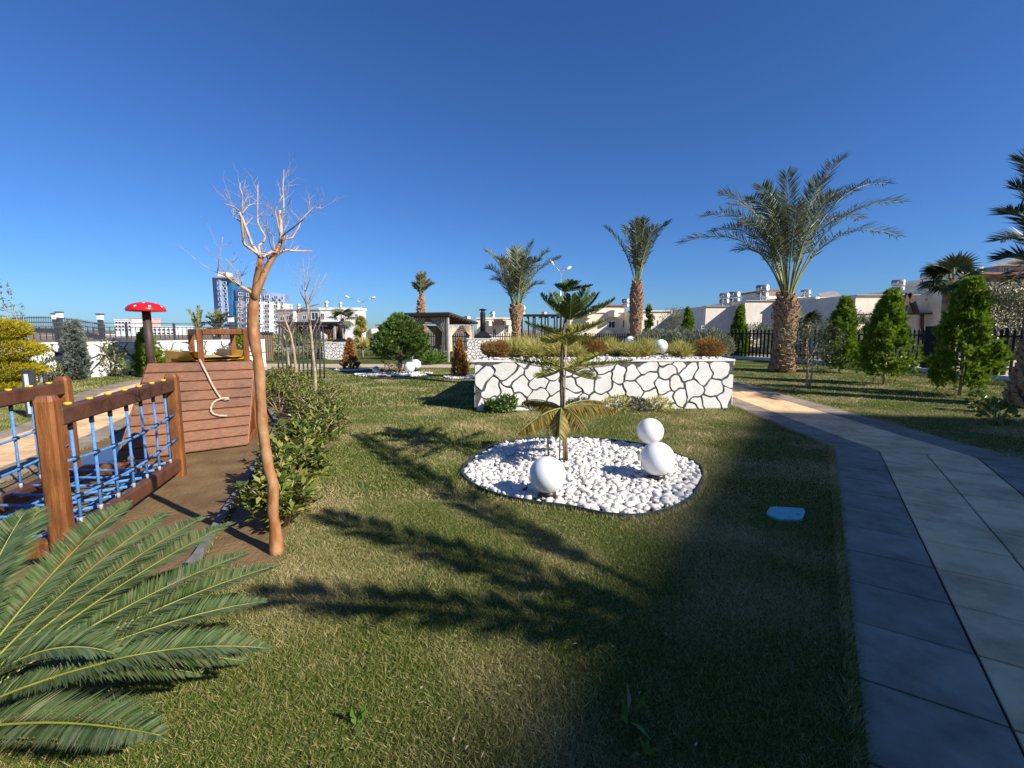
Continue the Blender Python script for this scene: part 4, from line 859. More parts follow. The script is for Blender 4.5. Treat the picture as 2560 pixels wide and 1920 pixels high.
# olive shrub on the right lawn
q = G(2017, 971); t = thing('olive_tree', 'small thin olive tree with twin stems on the right lawn', 'tree', (q.x, q.y, 0)); b = MB(); hO = at(2017, 800, q.y).z
b.tube([(0, 0, -.02), (-.02, 0, .5), (-.05, 0, 1.1), (-.02, .02, hO * .9)], [.035, .03, .02, .006], 7); b.tube([(.06, .02, -.02), (.12, 0, .45), (.05, 0, .9), (.25, 0, 1.35)], [.025, .022, .016, .005], 7)
for k in range(9): a = k * .7; b.tube([(-.03, 0, .75 + k * .09), (math.cos(a) * .4, math.sin(a) * .35, .95 + k * .08), (math.cos(a) * .75, math.sin(a) * .55, 1.0 + k * .09)], [.012, .008, .003], 5)
link('trunk', b.mesh('trunk'), 'bark_pale', t); nobj('foliage', bush_V(.85, .6, .72, 65, 2300, .085, .02, 1.18, .2, shell=.1, lump=.5), 'olive', t)
# golden cloud-pruned topiary at the left edge
q = G(10, 990); t = thing('golden_topiary', 'golden yellow conifer clipped into stacked cushions at the left edge', 'conifer', (q.x - .25, q.y, 0))
for k, (zc, r, hz) in enumerate(((.18, .85, .2), (.62, .98, .27), (1.12, 1.0, .30), (1.60, .82, .28))): nobj('foliage', bush_V(r, r, hz, 66 + k, 9000, .085, .026, zc, .7, shell=.55, lump=.12, kind='t'), 'gold', t)
b = MB(); b.tube([(0, 0, -.02), (0, 0, 1.6)], [.08, .04], 8); link('trunk', b.mesh('trunk'), 'bark', t)

# ================================================================== WHITE WALL, FENCES, LEFT BACKGROUND
WA, WB = Vector((-20.5, 7.1, 0)), Vector((-10.9, 20.35, 0)); wd = (WB - WA).normalized(); wn_ = Vector((wd.y, -wd.x, 0)); WH = 1.2
lw = thing('garden_wall', 'long white garden wall with grey crazy-paving joints behind the play area', 'wall', tuple((WA + WB) / 2))
MB().prism(ccw([tuple(p[:2]) for p in (WA, WB, WB - wn_ * .22, WA - wn_ * .22)]), 0, WH - .05).build('wall', 'joint', lw)
stone_face(lw, WA, WB, .004, WH - .055, .62, .05, 41, .012)
MB().prism(ccw([tuple(p[:2]) for p in (WA + wn_ * .03, WB + wn_ * .03, WB - wn_ * .25, WA - wn_ * .25)]), WH - .045, WH).build('coping', 'stucco_cap', lw)
lf = thing('metal_fence', 'black metal fence with thin bars on top of the long white wall', 'fence', tuple((WA + WB) / 2 + Vector((0, 0, WH))))
off = -wn_ * .11; Lw = (WB - WA).length; k = 0; bars = MB()
while k * 1.45 < Lw:
    p = WA + wd * (k * 1.45) + off; MB().box(p.x - .03, p.x + .03, p.y - .03, p.y + .03, WH, WH + .66).build('post', 'grey_metal', lf); k += 1
for z in (.06, .5, .64): MB().beam(WA + off + Vector((0, 0, WH + z)), WB + off + Vector((0, 0, WH + z)), .03, .03).build('rail', 'grey_metal', lf)
s_ = .12
while s_ < Lw:
    p = WA + wd * s_ + off; bars.box(p.x - .009, p.x + .009, p.y - .009, p.y + .009, WH + .06, WH + .5); s_ += .145
tag(bars.build('bars', 'grey_metal', lf), kind='stuff')
# arched footbridge beyond the wall
YB = 30.; ab = thing('footbridge', 'arched dark metal footbridge railing beyond the white wall', 'bridge', (at(130, 850, YB).x, YB, 0))
xs = np.linspace(-40, 262, 26); arc = lambda x: 826 + ((x - 95) / 165.) ** 2 * 20
for dy, z1 in ((0, 0), (1.8, .03)):
    rl = MB(); tp = [at(x, arc(x) - 32, YB + dy) for x in xs]; mt = [at(x, arc(x) - 21, YB + dy) for x in xs]; lo = [at(x, arc(x), YB + dy) for x in xs]
    for P, hgt, nm in ((tp, .05, 'rail'), (mt, .04, 'rail'), (lo, .3, 'deck_beam')):
        b = MB()
        for a, c in zip(P[:-1], P[1:]): b.beam(a, c + (c - a) * .02, .07, hgt)
        b.build(nm, 'grey_metal', ab)
    b = MB()
    for x in np.linspace(-40, 262, 70): b.beam(at(x, arc(x), YB + dy), at(x, arc(x) - 36, YB + dy), .02, .02, (0, 1, 0))
    tag(b.build('bars', 'grey_metal', ab), kind='stuff')
for x in (-40, 262): b = MB(); p = at(x, arc(x), YB); b.box(p.x - .2, p.x + .2, YB - .2, YB + 2, 0, p.z); b.build('abutment', 'grey_metal', ab)
def lantern(px, pyt, pyb, Y, lab):
    p = at(px, pyb, Y); tz = at(px, pyt, Y).z; t = thing('lantern_post', lab, 'lamp', (p.x, Y, 0), 'lantern posts beyond the white wall'); x = p.x; r = W(5, Y)
    MB().box(x - r * .8, x + r * .8, Y - r * .8, Y + r * .8, 0, tz - r * 3).build('post', 'grey_metal', t); MB().box(x - r, x + r, Y - r, Y + r, tz - r * 3 + .002, tz - r * .5).build('lantern', 'panel_glow', t); MB().box(x - r * 1.3, x + r * 1.3, Y - r * 1.3, Y + r * 1.3, tz - r * .5 + .002, tz).build('cap', 'grey_metal', t)
lantern(145, 783, 850, 28.6, 'left one of the twin lantern posts by the footbridge'); lantern(155, 779, 850, 28.6, 'right one of the twin lantern posts by the footbridge'); lantern(256, 784, 850, 26, 'thick lantern post at the right end of the footbridge'); lantern(581, 790, 850, 24, 'lantern post behind the play tower')
# mushroom
Ym = 15.2; mp = at(372, 850, Ym); mz = at(365, 777, Ym).z; mr = W(82, Ym) / 2; t = thing('mushroom_shade', 'red mushroom shade with white spots on a brown pole', 'mushroom', (mp.x, Ym, 0))
MB().tube([(mp.x, Ym, -.02), (mp.x, Ym, mz)], [.13, .12], 16).build('pole', mat('dark_brown_pole', (.05, .03, .022), .6, .2), t)
cap_h = W(20, Ym); cp = [(.06, .02), (mr * .8, -.03), (mr * .97, -.02), (mr, .02)] + [(mr * math.cos(math.radians(a)), .02 + cap_h * math.sin(math.radians(a))) for a in range(10, 91, 8)]
cp[-1] = (1e-3, .02 + cap_h); cap = MB().lathe(cp, 40, (mp.x, Ym, mz)).build('cap', 'red', t)
g = random.Random(2)
for el, n in ((26, 8), (58, 5)):
    for k in range(n):
        a = 2 * PI * k / n + el; c = Vector((mr * math.cos(math.radians(el)) * math.cos(a), mr * math.cos(math.radians(el)) * math.sin(a), .02 + cap_h * math.sin(math.radians(el))))
        nrm = Vector((c.x / mr ** 2, c.y / mr ** 2, (c.z - .02) / cap_h ** 2)).normalized(); u = nrm.orthogonal().normalized(); w = nrm.cross(u); b = MB(); r = .036
        b.add([c + nrm * .004 + u * math.cos(q) * r + w * math.sin(q) * r + Vector((mp.x, Ym, mz)) for q in np.linspace(0, 2 * PI, 12, endpoint=False)] + [c + nrm * .012 + Vector((mp.x, Ym, mz))], [(i, (i + 1) % 12, 12) for i in range(12)]); b.build('spot', 'white_paint', cap)
# plants along the wall
def wall_pt(px, away=.5): 
    d = ray(px, 900); d2 = Vector((d.x, d.y, 0)); n = wn_; tt = (WA + n * away).dot(n) / d2.dot(n); p = d2 * tt; return (p.x, p.y, 0)
c = wall_pt(193, .7); conifer('grey_conifer', 'blue grey columnar conifer against the white wall', c, at(190, 808, c[1]).z, W(52, c[1]) / 2, 'grey_con', 71, 6500, .11, prof=lambda z: np.clip(1.05 - z, .05, 1) ** .4 * np.clip(.75 + z, 0, 1), z0=.1, up=.75)
c = wall_pt(370, .75); conifer('thuja_tree', 'bright green conical thuja against the white wall below the red mushroom', c, at(368, 822, c[1]).z, W(66, c[1]) / 2, 'thuja', 72, 4200, .12, prof=prof_thuja, z0=.08)
c = wall_pt(602, .6); conifer('thuja_tree', 'yellow green thuja behind the play tower frame', c, at(602, 828, c[1]).z, W(32, c[1]) / 2, 'thuja', 73, 1800, .13, prof=prof_thuja, z0=.05)
c = wall_pt(312, .9); t = thing('cycad', 'small cycad on the lawn in front of the white wall', 'cycad', c)
for k in range(20):
    a = k * 2.4; e = .25 + .9 * (k % 5) / 5; T = Vector((math.cos(a) * .55 * math.cos(e), math.sin(a) * .55 * math.cos(e), .12 + .5 * math.sin(e))); cv = bez((0, 0, .1), (T.x * .5, T.y * .5, T.z + .1), T, 10)
    nobj('frond', frond_mesh(cv, 22, .11, .016, 800 + k, .1, .7, .4, .05, 0), 'cycad', t)
for px, aw, r, h, m, lab, n in ((118, .6, .3, .85, 'olive', 'sparse yellowish shrub left of the grey conifer', 500), (285, .45, .35, 1.35, 'hedge', 'open leafy climber with a white stake on the white wall', 520), (432, .4, .4, 1.0, 'olive', 'thin straggly shrub on the wall right of the thuja', 380), (560, .4, .4, 1.0, 'olive', 'thin straggly shrub on the wall behind the play tower', 420), (150, .35, .25, .5, 'ygrass', 'small yellow plant left beside the grey conifer', 220)):
    c = wall_pt(px, aw); t = bush('wall_shrub', lab, 'shrub', c, r, h / 2, m, int(px) + 11, n, .09, .035, .5)
c = wall_pt(287, .5); b = MB(); b.tube([(c[0], c[1], 0), (c[0], c[1], 1.4)], .015, 6); tag(b.build('stake', 'bark_pale', None, c), 'pale stake supporting the climber on the white wall', 'stake')
# twin light bollards
for px, pb_, pt, lab in ((84, 1045, 926, 'nearer light bollard with a tall frosted panel by the left path'), (110, 974, 908, 'farther light bollard with a tall frosted panel by the left path')):
    q = G(px, pb_); h = at(px - 12, pt, q.y).z; t = thing('light_bollard', lab, 'lamp', (q.x, q.y, 0), 'light bollards by the left path'); w = .075
    b = MB(); b.box(q.x - w, q.x + w, q.y + .02, q.y + .06, 0, h); b.box(q.x - w, q.x - w + .02, q.y - .05, q.y + .0195, 0, h); b.box(q.x + w - .02, q.x + w, q.y - .05, q.y + .0195, 0, h); b.box(q.x - w + .0205, q.x + w - .0205, q.y - .05, q.y + .0195, h - .04, h); b.box(q.x - w + .0205, q.x + w - .0205, q.y - .05, q.y + .0195, 0, .08); b.build('housing', 'grey_metal', t)
    MB().box(q.x - w + .022, q.x + w - .022, q.y - .03, q.y + .018, .082, h - .042).build('light_panel', 'panel_glow', t)
# pale palm behind the wall
v = at(545, 845, 25); palm('date_palm', 'pale feathery palm behind the wall, left of the bare tree', (v.x, v.y, 0), [(0, .22), (1.0, .2), (1.55, .13)], [at(x, y, 25 + d) for x, y, d in ((500, 815, .3), (520, 795, -.2), (545, 778, 0), (570, 785, .4), (592, 800, 0), (530, 785, .6), (560, 790, -.6), (510, 832, -.3), (585, 822, .5))], ['palm_pale'], .34, .06, 40, 14, boots=.2, boot_objs=False, start=.25)
v = at(497, 850, 23); palm('date_palm', 'young palm with one upright frond behind the wall', (v.x, v.y, 0), [(0, .12), (.8, .1), (1.15, .07)], [at(x, y, 23 + d) for x, y, d in ((497, 766, 0), (470, 775, .2), (503, 778, .3), (485, 800, -.3))], ['palm_pale'], .2, .05, 40, 15, boots=.16, boot_objs=False, start=.3, spread=.4)
# tall reedy plant at the far left
q = G(30, 960); t = thing('reed_plant', 'tall leaning reedy stems at the far left edge', 'plant', (q.x - .3, q.y, 0)); b = MB(); ps = []
for k, (x0, y0, x1, y1) in enumerate(((62, 860, 18, 712), (40, 870, -6, 700), (30, 850, -20, 730), (70, 850, 50, 760))):
    A_, B_ = at(x0, y0, q.y) - t.location, at(x1, y1, q.y) - t.location; A_.z = 0; b.tube([A_, A_.lerp(B_, .5) + Vector((.08, 0, 0)), B_], [.016, .012, .004], 5)
    gg = rng(90 + k); n_ = 90; tt_ = gg.uniform(.35, 1, (n_, 1)); P = np.array(A_) * (1 - tt_) + np.array(B_) * tt_ + np.array([.05, 0, 0]) * (1 - tt_); ps.append(blades(P, gg.normal(0, 1, (n_, 3)) + np.array([0, 0, .6]), gg.normal(0, 1, (n_, 3)), .11, .03))
link('stem', b.mesh('stem'), 'bark_pale', t); nobj('foliage', merge(ps), 'olive', t)

# ================================================================== PLAY EQUIPMENT
Np, Rp, Fp = Vector((-3.07, 3.0, 0)), Vector((-3.66, 4.92, 0)), Vector((-4.58, 4.66, 0)); Mp = Np + (Fp - Rp)
br_ = thing('rope_bridge', 'timber rope-net bridge with blue ropes and yellow caps', 'play bridge', tuple((Np + Fp) / 2))
ax = (Rp - Np).normalized(); sx = Vector((ax.y, -ax.x, 0))
for P, h in ((Np, 1.17), (Rp, 1.13), (Fp, 1.13), (Mp, 1.15)):
    b = MB(); pz = .056; prs = [(-pz, 0), (-pz, h - .03), (-pz * .72, h)]
    c = .018; oct_ = [(pz - c, pz), (pz, pz - c), (pz, -pz + c), (pz - c, -pz), (-pz + c, -pz), (-pz, -pz + c), (-pz, pz - c), (-pz + c, pz)]
    vs = [P + sx * (x * k) + ax * (y * k) + Vector((0, 0, z)) for z, k in ((-.05, 1), (h - .035, 1), (h, .74)) for x, y in oct_]
    b.add(vs, [(i * 8 + (j + 1) % 8, i * 8 + j, i * 8 + 8 + j, i * 8 + 8 + (j + 1) % 8) for i in range(2) for j in range(8)] + [tuple(range(23, 15, -1))]); post = b.build('post', 'wood', br_)
    if P is Np:
        for z in (.70, .40): MB().lathe([(.033, 0), (.033, .008), (.018, .016), (.001, .018)], 14).build('bolt_cap', 'yellow', post).matrix_local = Matrix.Translation(P - world_loc(post) - ax * .057 + Vector((0, 0, z))) @ (-ax).to_track_quat('Z', 'Y').to_matrix().to_4x4()
NV = 7
for A_, B_ in ((Np, Rp), (Mp, Fp)):
    d = (B_ - A_).normalized(); a0 = A_ + d * .057; b0 = B_ - d * .057; ins = sx * .0
    for z, hh_, nm in ((1.015, .125, 'top_rail'), (.145, .13, 'bottom_rail')):
        rl = MB().bevbeam(a0 + Vector((0, 0, z)), b0 + Vector((0, 0, z)), .09, hh_, .012).build(nm, 'rail', br_)
        for k in range(NV):
            p = a0.lerp(b0, (k + .6) / (NV + .2)) + Vector((0, 0, z))
            if z > .5: MB().lathe([(.02, 0), (.024, .006), (.022, .016), (.001, .018)], 10, p + Vector((0, 0, hh_ / 2))).build('cap', 'yellow', rl)
            else:
                o = MB().lathe([(.022, 0), (.022, .008), (.001, .014)], 10).build('cap', 'yellow', rl); o.matrix_local = Matrix.Translation(p + sx * .046 - world_loc(rl)) @ sx.to_track_quat('Z', 'Y').to_matrix().to_4x4()
    for k in range(NV):
        p = a0.lerp(b0, (k + .6) / (NV + .2)); rp = MB().tube([p + Vector((0, 0, .21)), p + d * .006 + Vector((0, 0, .55)), p + Vector((0, 0, .955))], .0112, 8).build('rope', 'rope_blue', br_)
        MB().tube([p + Vector((0, 0, .90)), p + Vector((0, 0, .957))], .0155, 8).build('sleeve', 'plastic_black', rp); MB().tube([p + Vector((0, 0, .205)), p + Vector((0, 0, .25))], .0135, 8).build('sleeve', 'light_post', rp)
    for z in (.70, .43):
        pts = [a0.lerp(b0, t_) + Vector((0, 0, z - .05 * math.sin(PI * t_))) + sx * .015 for t_ in np.linspace(0, 1, 16)]; rp = MB().tube(pts, .0112, 8).build('rope', 'rope_blue', br_)
        for k in range(NV):
            t_ = (k + .6) / (NV + .2); p = a0.lerp(b0, t_) + Vector((0, 0, z - .05 * math.sin(PI * t_))) + sx * .008
            MB().tube([p - d * .035, p - d * .02, p + d * .02, p + d * .035], [.011, .019, .019, .011], 8).build('knot', 'plastic_black', rp)
for k in range(8):
    t_ = (k + .4) / 8.; MB().tube([Np.lerp(Rp, t_) + Vector((0, 0, .2)), Np.lerp(Rp, t_).lerp(Mp.lerp(Fp, t_), .5) + Vector((0, 0, .15)), Mp.lerp(Fp, t_) + Vector((0, 0, .2))], .013, 8).build('rope', 'rope_blue', br_)
for u in (.25, .5, .75): MB().tube([Np.lerp(Mp, u) + ax * .05 + Vector((0, 0, .18 - .06 * math.sin(PI * u))), Rp.lerp(Fp, u) - ax * .05 + Vector((0, 0, .18 - .06 * math.sin(PI * u)))], .013, 8).build('rope', 'rope_blue', br_)
for A_, B_ in ((Rp, Fp), (Np, Mp)):
    dd_ = (B_ - A_).normalized(); MB().bevbeam(A_ + dd_ * .067 + Vector((0, 0, .13)), B_ - dd_ * .067 + Vector((0, 0, .13)), .09, .12).build('cross_beam', 'wood', br_)
# climbing tower with plank ramp
RBL, RBR, RTL, RTR = G(294, 1157, .02), G(619, 1113, .02), G(370, 907, 1.15), G(631, 901, 1.15)
RBL.z = RBR.z = .03
def hit(px, py, p0, n_): d = ray(px, py); E0 = Vector((0, 0, EYE)); return E0 + d * ((p0 - E0).dot(n_) / d.dot(n_))
RTR = (RTR + Vector((-3.80, 6.80, 1.15))) / 2; _n = (RBR - RBL).cross((RTR + (RTL - Vector(RTL)) ) - RBL); RTL = hit(370, 907, RBL, _n)
tw_ = thing('play_tower', 'small timber play tower with a steep plank climbing ramp and yellow slide', 'play tower', tuple(Vector(((RBL + RBR) / 2)[:2] + (0,))))
rn = (RBR - RBL).cross(RTL - RBL).normalized()
if rn.y > 0: rn = -rn
NPk = 9
for k in range(NPk):
    f0, f1 = k / NPk, (k + 1) / NPk - .006; P = [RBL.lerp(RTL, f0), RBR.lerp(RTR, f0), RBR.lerp(RTR, f1), RBL.lerp(RTL, f1)]
    b = MB(); c_ = .010; up = (P[3] - P[0]).normalized(); b.add([p - rn * .028 for p in P] + [p for p in P[:2]] + [p for p in P[2:]] + [P[0] + rn * .006 + up * c_, P[1] + rn * .006 + up * c_, P[2] + rn * .006 - up * c_, P[3] + rn * .006 - up * c_],
          [(3, 2, 1, 0), (0, 1, 5, 4), (1, 2, 6, 5), (2, 3, 7, 6), (3, 0, 4, 7), (4, 5, 9, 8), (5, 6, 10, 9), (6, 7, 11, 10), (7, 4, 8, 11), (8, 9, 10, 11)])
    b.build('plank', 'plank', tw_)
MB().add([p - rn * .034 for p in (RBL, RBR, RTR, RTL)], [(0, 1, 2, 3)]).build('backing', 'dark_trim', tw_)
FL, FR, KL, KR = (Vector((*at(px, 860, Y)[:2], 0)) for px, Y in ((500, 6.78), (615, 7.02), (479, 7.55), (583, 7.72)))
RT2, LT2 = RTR.lerp(RTL, .02), RTL.lerp(RTR, .02)
for s_, t2, b2 in ((1, RTR, RBR), (-1, RTL, RBL)):
    MB().bevbeam(t2 - rn * .09 + Vector((0, 0, -.02)), b2 - rn * .09 + Vector((0, 0, .02)), .05, .1, .008, tuple(rn)).build('ramp_stringer', 'wood', tw_)
    g0 = Vector((t2.x, t2.y, 0)) - Vector((rn.x, rn.y, 0)).normalized() * .25; MB().bevbeam(g0, Vector((g0.x, g0.y, 1.1)), .09, .09).build('post', 'wood', tw_); MB().bevbeam(Vector((b2.x, b2.y, .05)) - rn * .14, g0 + Vector((0, 0, .05)), .05, .1).build('base_beam', 'wood', tw_); MB().bevbeam(Vector((b2.x, b2.y, .1)) - rn * .2, g0 + Vector((0, 0, .62)), .04, .08).build('brace', 'wood', tw_)
dk = [tuple(p[:2]) for p in (RTL, RTR, Vector((KR.x + .2, KR.y + .15, 0)), Vector((KL.x - .25, KL.y - .1, 0)))]
dkp = MB().prism(ccw(dk), 1.06, 1.10).build('deck', 'plank', tw_)
ztop = at(494, 822, 6.78).z
fps = [FL, FR, KR, KL]
for P in fps: MB().bevbeam(P + Vector((0, 0, 0)), P + Vector((0, 0, ztop)), .075, .075, .01, tuple((FR - FL).normalized())).build('post', 'wood', tw_)
for i in range(4):
    a, c = fps[i], fps[(i + 1) % 4]; d = (c - a).normalized(); ob = Vector((d.y, -d.x, 0)) * .0
    bm_ = MB().bevbeam(a + d * .04 + Vector((0, 0, ztop - .045)), c - d * .04 + Vector((0, 0, ztop - .045)), .07, .085, .01).build('top_beam', 'wood', tw_)
for P in (FL, FR):
    for z in (.025, .065):
        o = MB().lathe([(.014, 0), (.014, .008), (.001, .012)], 10).build('bolt_cap', 'yellow', tw_); o.matrix_local = Matrix.Translation(P + Vector((0, -.041, ztop - z)) - world_loc(tw_)) @ Vector((0, -1, 0)).to_track_quat('Z', 'Y').to_matrix().to_4x4()
sl_ = [Vector((-4.6, 7.3, 1.17)), Vector((-5.35, 7.8, 1.18)), Vector((-5.7, 8.3, .78)), Vector((-6.3, 8.75, .36)), Vector((-6.75, 9.05, .22)), Vector((-7.0, 9.25, .2))]; b = MB(); sd_ = (sl_[-1] - sl_[0]); sd_ = Vector((sd_.y, -sd_.x, 0)).normalized()
pr = [(-.44, .09), (-.32, .10), (-.29, .0), (.29, .0), (.32, .10), (.44, .09), (.36, -.04), (-.36, -.04)]
b.add([p + sd_ * x + Vector((0, 0, z)) for p in sl_ for x, z in pr], [(i * 8 + j, i * 8 + (j + 1) % 8, i * 8 + 8 + (j + 1) % 8, i * 8 + 8 + j) for i in range(5) for j in range(8)]); b.build('slide', 'yellow', tw_)
K7 = lambda x, y: (x / 2.9625, 880 + y / 2.9625)
def on_ramp(px, py, o=.03):
    d = ray(px, py); E0 = Vector((0, 0, EYE)); k = (RBL - E0).dot(rn) / d.dot(rn); return E0 + d * k + rn * o
rp = [on_ramp(*K7(x, y)) for x, y in ((1478, 62), (1500, 110), (1530, 165), (1565, 240), (1600, 300), (1635, 350), (1665, 360), (1695, 355), (1690, 350), (1650, 352), (1605, 362), (1575, 385), (1560, 420), (1562, 445), (1580, 465), (1620, 477), (1680, 478))]
for i in (7, 8, 9): rp[i] += rn * .02
MB().tube(rp, .014, 8).build('climbing_rope', 'rope_tan', tw_)

# ================================================================== LAWN LID
lid = [G(x, y) for x, y in ((1925, 1271), (2007, 1275), (2013, 1284), (2004, 1305), (1946, 1303), (1915, 1290))]
lc = sum(lid, Vector()) / len(lid); t = thing('valve_box', 'turquoise plastic valve box lid set in the shaded lawn', 'lid', (lc.x, lc.y, 0))
pp = [q for i in range(6) for q in (lerp2(lid[i], lid[i - 1], .14), lerp2(lid[i], lid[(i + 1) % 6], .14))]; MB().prism(ccw(pp), -.01, .02).build('lid', 'lid', t)
hp = G(1995, 1291); MB().lathe([(.014, .0205), (.014, .0215)], 12, (hp.x, hp.y, 0)).build('finger_hole', 'plastic_black', t)

# ================================================================== GAZEBOS, BARBECUES, PERGOLAS
def gazebo(lab, near, a, b, h, drop, seed, slats=True, table=True, curtain='curtain'):
    N0 = Vector((*near, 0)); a = Vector((*a, 0)); b = Vector((*b, 0)); t = thing('gazebo', lab, 'gazebo', tuple(N0)); cs = [N0, N0 + a, N0 + a + b, N0 + b]; hs = [h, h, h - drop, h - drop]
    for P, z in zip(cs, hs): MB().bevbeam(P, P + Vector((0, 0, z - .1)), .12, .12, .01, tuple(a.normalized())).build('post', 'light_post', t)
    ov = .25; an, bn = a.normalized() * ov, b.normalized() * ov; R = [N0 - an - bn, N0 + a + an - bn, N0 + a + b + an + bn, N0 + b - an + bn]; zz_ = [h + drop * .08, h + drop * .08, h - drop * 1.08, h - drop * 1.08]
    lo = [p + Vector((0, 0, z - .0)) for p, z in zip(R, zz_)]; hi = [p + Vector((0, 0, .10)) for p in lo]; hi2 = [p + Vector((0, 0, .005)) for p in lo]
    rf = MB().add(lo + hi, [(0, 1, 2, 3), (7, 6, 5, 4), (0, 4, 5, 1), (1, 5, 6, 2), (2, 6, 7, 3), (3, 7, 4, 0)]).build('roof', 'grey_metal', t)
    for k in range(9):
        u = (k + .5) / 9; p, q_ = (lo[0].lerp(lo[3], u), lo[1].lerp(lo[2], u)); MB().beam(p.lerp(q_, .02) - Vector((0, 0, .025)), p.lerp(q_, .98) - Vector((0, 0, .025)), b.length / 9 * .86, .03).build('board', 'brown_roof', rf)
    g = random.Random(seed)
    def drape(p0, p1, zt, zb, gather):          # a pleated curtain pulled to p0
        n = 26; vs = []; 
        for i in range(n + 1):
            u = i / n; side = (p1 - p0).cross(Vector((0, 0, 1))).normalized() * .05 * math.sin(u * 38)
            for z, k in ((zt, 1.), ((zt + zb) / 2 + .1, gather), (zb, gather * 1.3)): vs.append(p0 + (p1 - p0) * u * k + side + Vector((0, 0, z)))
        m_ = MB(); m_.add(vs, [(i * 3 + j, i * 3 + 3 + j, i * 3 + 4 + j, i * 3 + 1 + j) for i in range(n) for j in range(2)], True); m_.build('curtain', curtain, t)
    for i, j in ((0, 1), (1, 0), (0, 3), (3, 0), (1, 2), (2, 1), (3, 2), (2, 3)):
        e0, e1 = cs[i], cs[j]; dd = (e1 - e0).normalized() * .08; drape(e0 + dd, e0.lerp(e1, .48), min(hs[i], hs[j]) - .12, .55, .22)
    if slats:
        for e0, e1, z in ((cs[0], cs[1], h), (cs[3], cs[2], h - drop), (cs[0], cs[3], h - drop)):
            for k in range(4): MB().beam(e0 + Vector((0, 0, z - .16 - k * .085)), e1 + Vector((0, 0, z - .16 - k * .085)), .03, .045).build('slat', 'table', t)
    if table:
        c = N0 + a * .5 + b * .5; an_ = a.normalized(); bn_ = b.normalized()
        pt = thing('picnic_table', 'brown picnic table under the roof of the ' + lab.split(' gazebo')[0] + ' gazebo', 'table', tuple(c))
        for k in range(4): MB().obox(c + an_ * (k - 1.5) * .2 + Vector((0, 0, .75)), an_ * .09, bn_ * .8, (0, 0, .02)).build('plank', 'table', pt)
        for s_ in (-1, 1):
            MB().obox(c + an_ * s_ * .72 + Vector((0, 0, .45)), an_ * .13, bn_ * .8, (0, 0, .02)).build('bench', 'table', pt)
            for r_ in (-1, 1): MB().beam(c + bn_ * r_ * .6 + an_ * s_ * .2 + Vector((0, 0, .728)), c + bn_ * r_ * .6 + an_ * s_ * .62, .06, .08).build('leg', 'table', pt)
            MB().beam(c + bn_ * s_ * .6 - an_ * .85 + Vector((0, 0, .405)), c + bn_ * s_ * .6 + an_ * .85 + Vector((0, 0, .405)), .05, .045).build('bench_support', 'table', pt)
    return t
gazebo('timber roofed gazebo with tied beige curtains right of the round conifer', (-3.2, 23.1), (-2.0, .8), (1.0, 2.5), 2.34, .38, 1)
gazebo('dark roofed gazebo with tied curtains behind the left barbecue', (-10.55, 27.5), (-3.4, .6), (-.5, 2.6), 1.98, .1, 2, slats=False, curtain=mat('red_brown_curtain', (.13, .05, .03), .9, .2, 4))
def slat_screen(lab, px0, px1, pt_, Y):
    x0, x1 = at(px0, 850, Y).x, at(px1, 850, Y).x; z = at(px0, pt_, Y).z; t = thing('slat_screen', lab, 'screen', ((x0 + x1) / 2, Y, 0)); n = 10
    for k in range(n):
        x = x0 + (x1 - x0) * (k + .5) / n; w = (x1 - x0) / n * .33; MB().box(x - w, x + w, Y - .02, Y + .02, .05, z).build('slat', 'table' if k % 2 else 'bark_pale', t)
    MB().box(x0 - .05, x1 + .05, Y - .05, Y + .05, z + .002, z + .12).build('top_rail', 'grey_metal', t); MB().box(x0 - .05, x1 + .05, Y + .025, Y + .06, .2, .28).build('bottom_rail', 'grey_metal', t)
slat_screen('vertical timber slat screen right of the bare tree trunk', 655, 682, 836, 23.5)
def barbecue(lab, px0, px1, ptop, pbase, ch_px, ch_w, ch_top, hood_y, seed, size):
    A_ = G(px0, pbase); Y = A_.y; B_ = at(px1, pbase, Y); h = at(px0, ptop, Y).z; x0, x1 = A_.x, B_.x; t = thing('barbecue', lab, 'barbecue', ((x0 + x1) / 2, Y, 0))
    MB().box(x0, x1, Y, Y + .9, 0, h - .042).build('wall', 'joint', t); stone_face(t, (x0, Y), (x1, Y), .004, h - .045, size, .028, seed, .012); stone_face(t, (x0, Y + .9), (x0, Y), .004, h - .045, size, .028, seed + 1, .012); MB().box(x0 - .03, x1 + .03, Y - .03, Y + .93, h - .04, h).build('coping', 'stucco_cap', t)
    cx = at(ch_px, 800, Y + .45).x; yc = Y + .45; hz = at(ch_px, hood_y, yc).z; cz = at(ch_px, ch_top, yc).z; hw = W(ch_w, yc) / 2
    hood = MB(); b0 = [(cx - hw * 2.9, yc - .42), (cx + hw * 2.9, yc - .42), (cx + hw * 2.9, yc + .42), (cx - hw * 2.9, yc + .42)]; b1 = [(cx - hw, yc - hw), (cx + hw, yc - hw), (cx + hw, yc + hw), (cx - hw, yc + hw)]; zb = h + .002
    hood.add([(*p, zb) for p in b0] + [(*p, zb + (hz - zb) * .35) for p in b0] + [(*p, hz) for p in b1], [(3, 2, 1, 0)] + [(i, (i + 1) % 4, 4 + (i + 1) % 4, 4 + i) for i in range(4)] + [(4 + i, 4 + (i + 1) % 4, 8 + (i + 1) % 4, 8 + i) for i in range(4)] + [(8, 9, 10, 11)]); hood.build('hood', 'black_metal', t)
    MB().tube([(cx, yc, hz - .05), (cx, yc, cz - .2)], hw, 14).build('chimney', 'black_metal', t); MB().tube([(cx, yc, cz - .2), (cx, yc, cz - .1)], hw * .8, 14).build('chimney_gap', 'steel', t); MB().lathe([(hw * 1.5, cz - .1), (hw * 1.4, cz - .05), (.01, cz)], 14, (cx, yc, 0)).build('cap', 'black_metal', t)
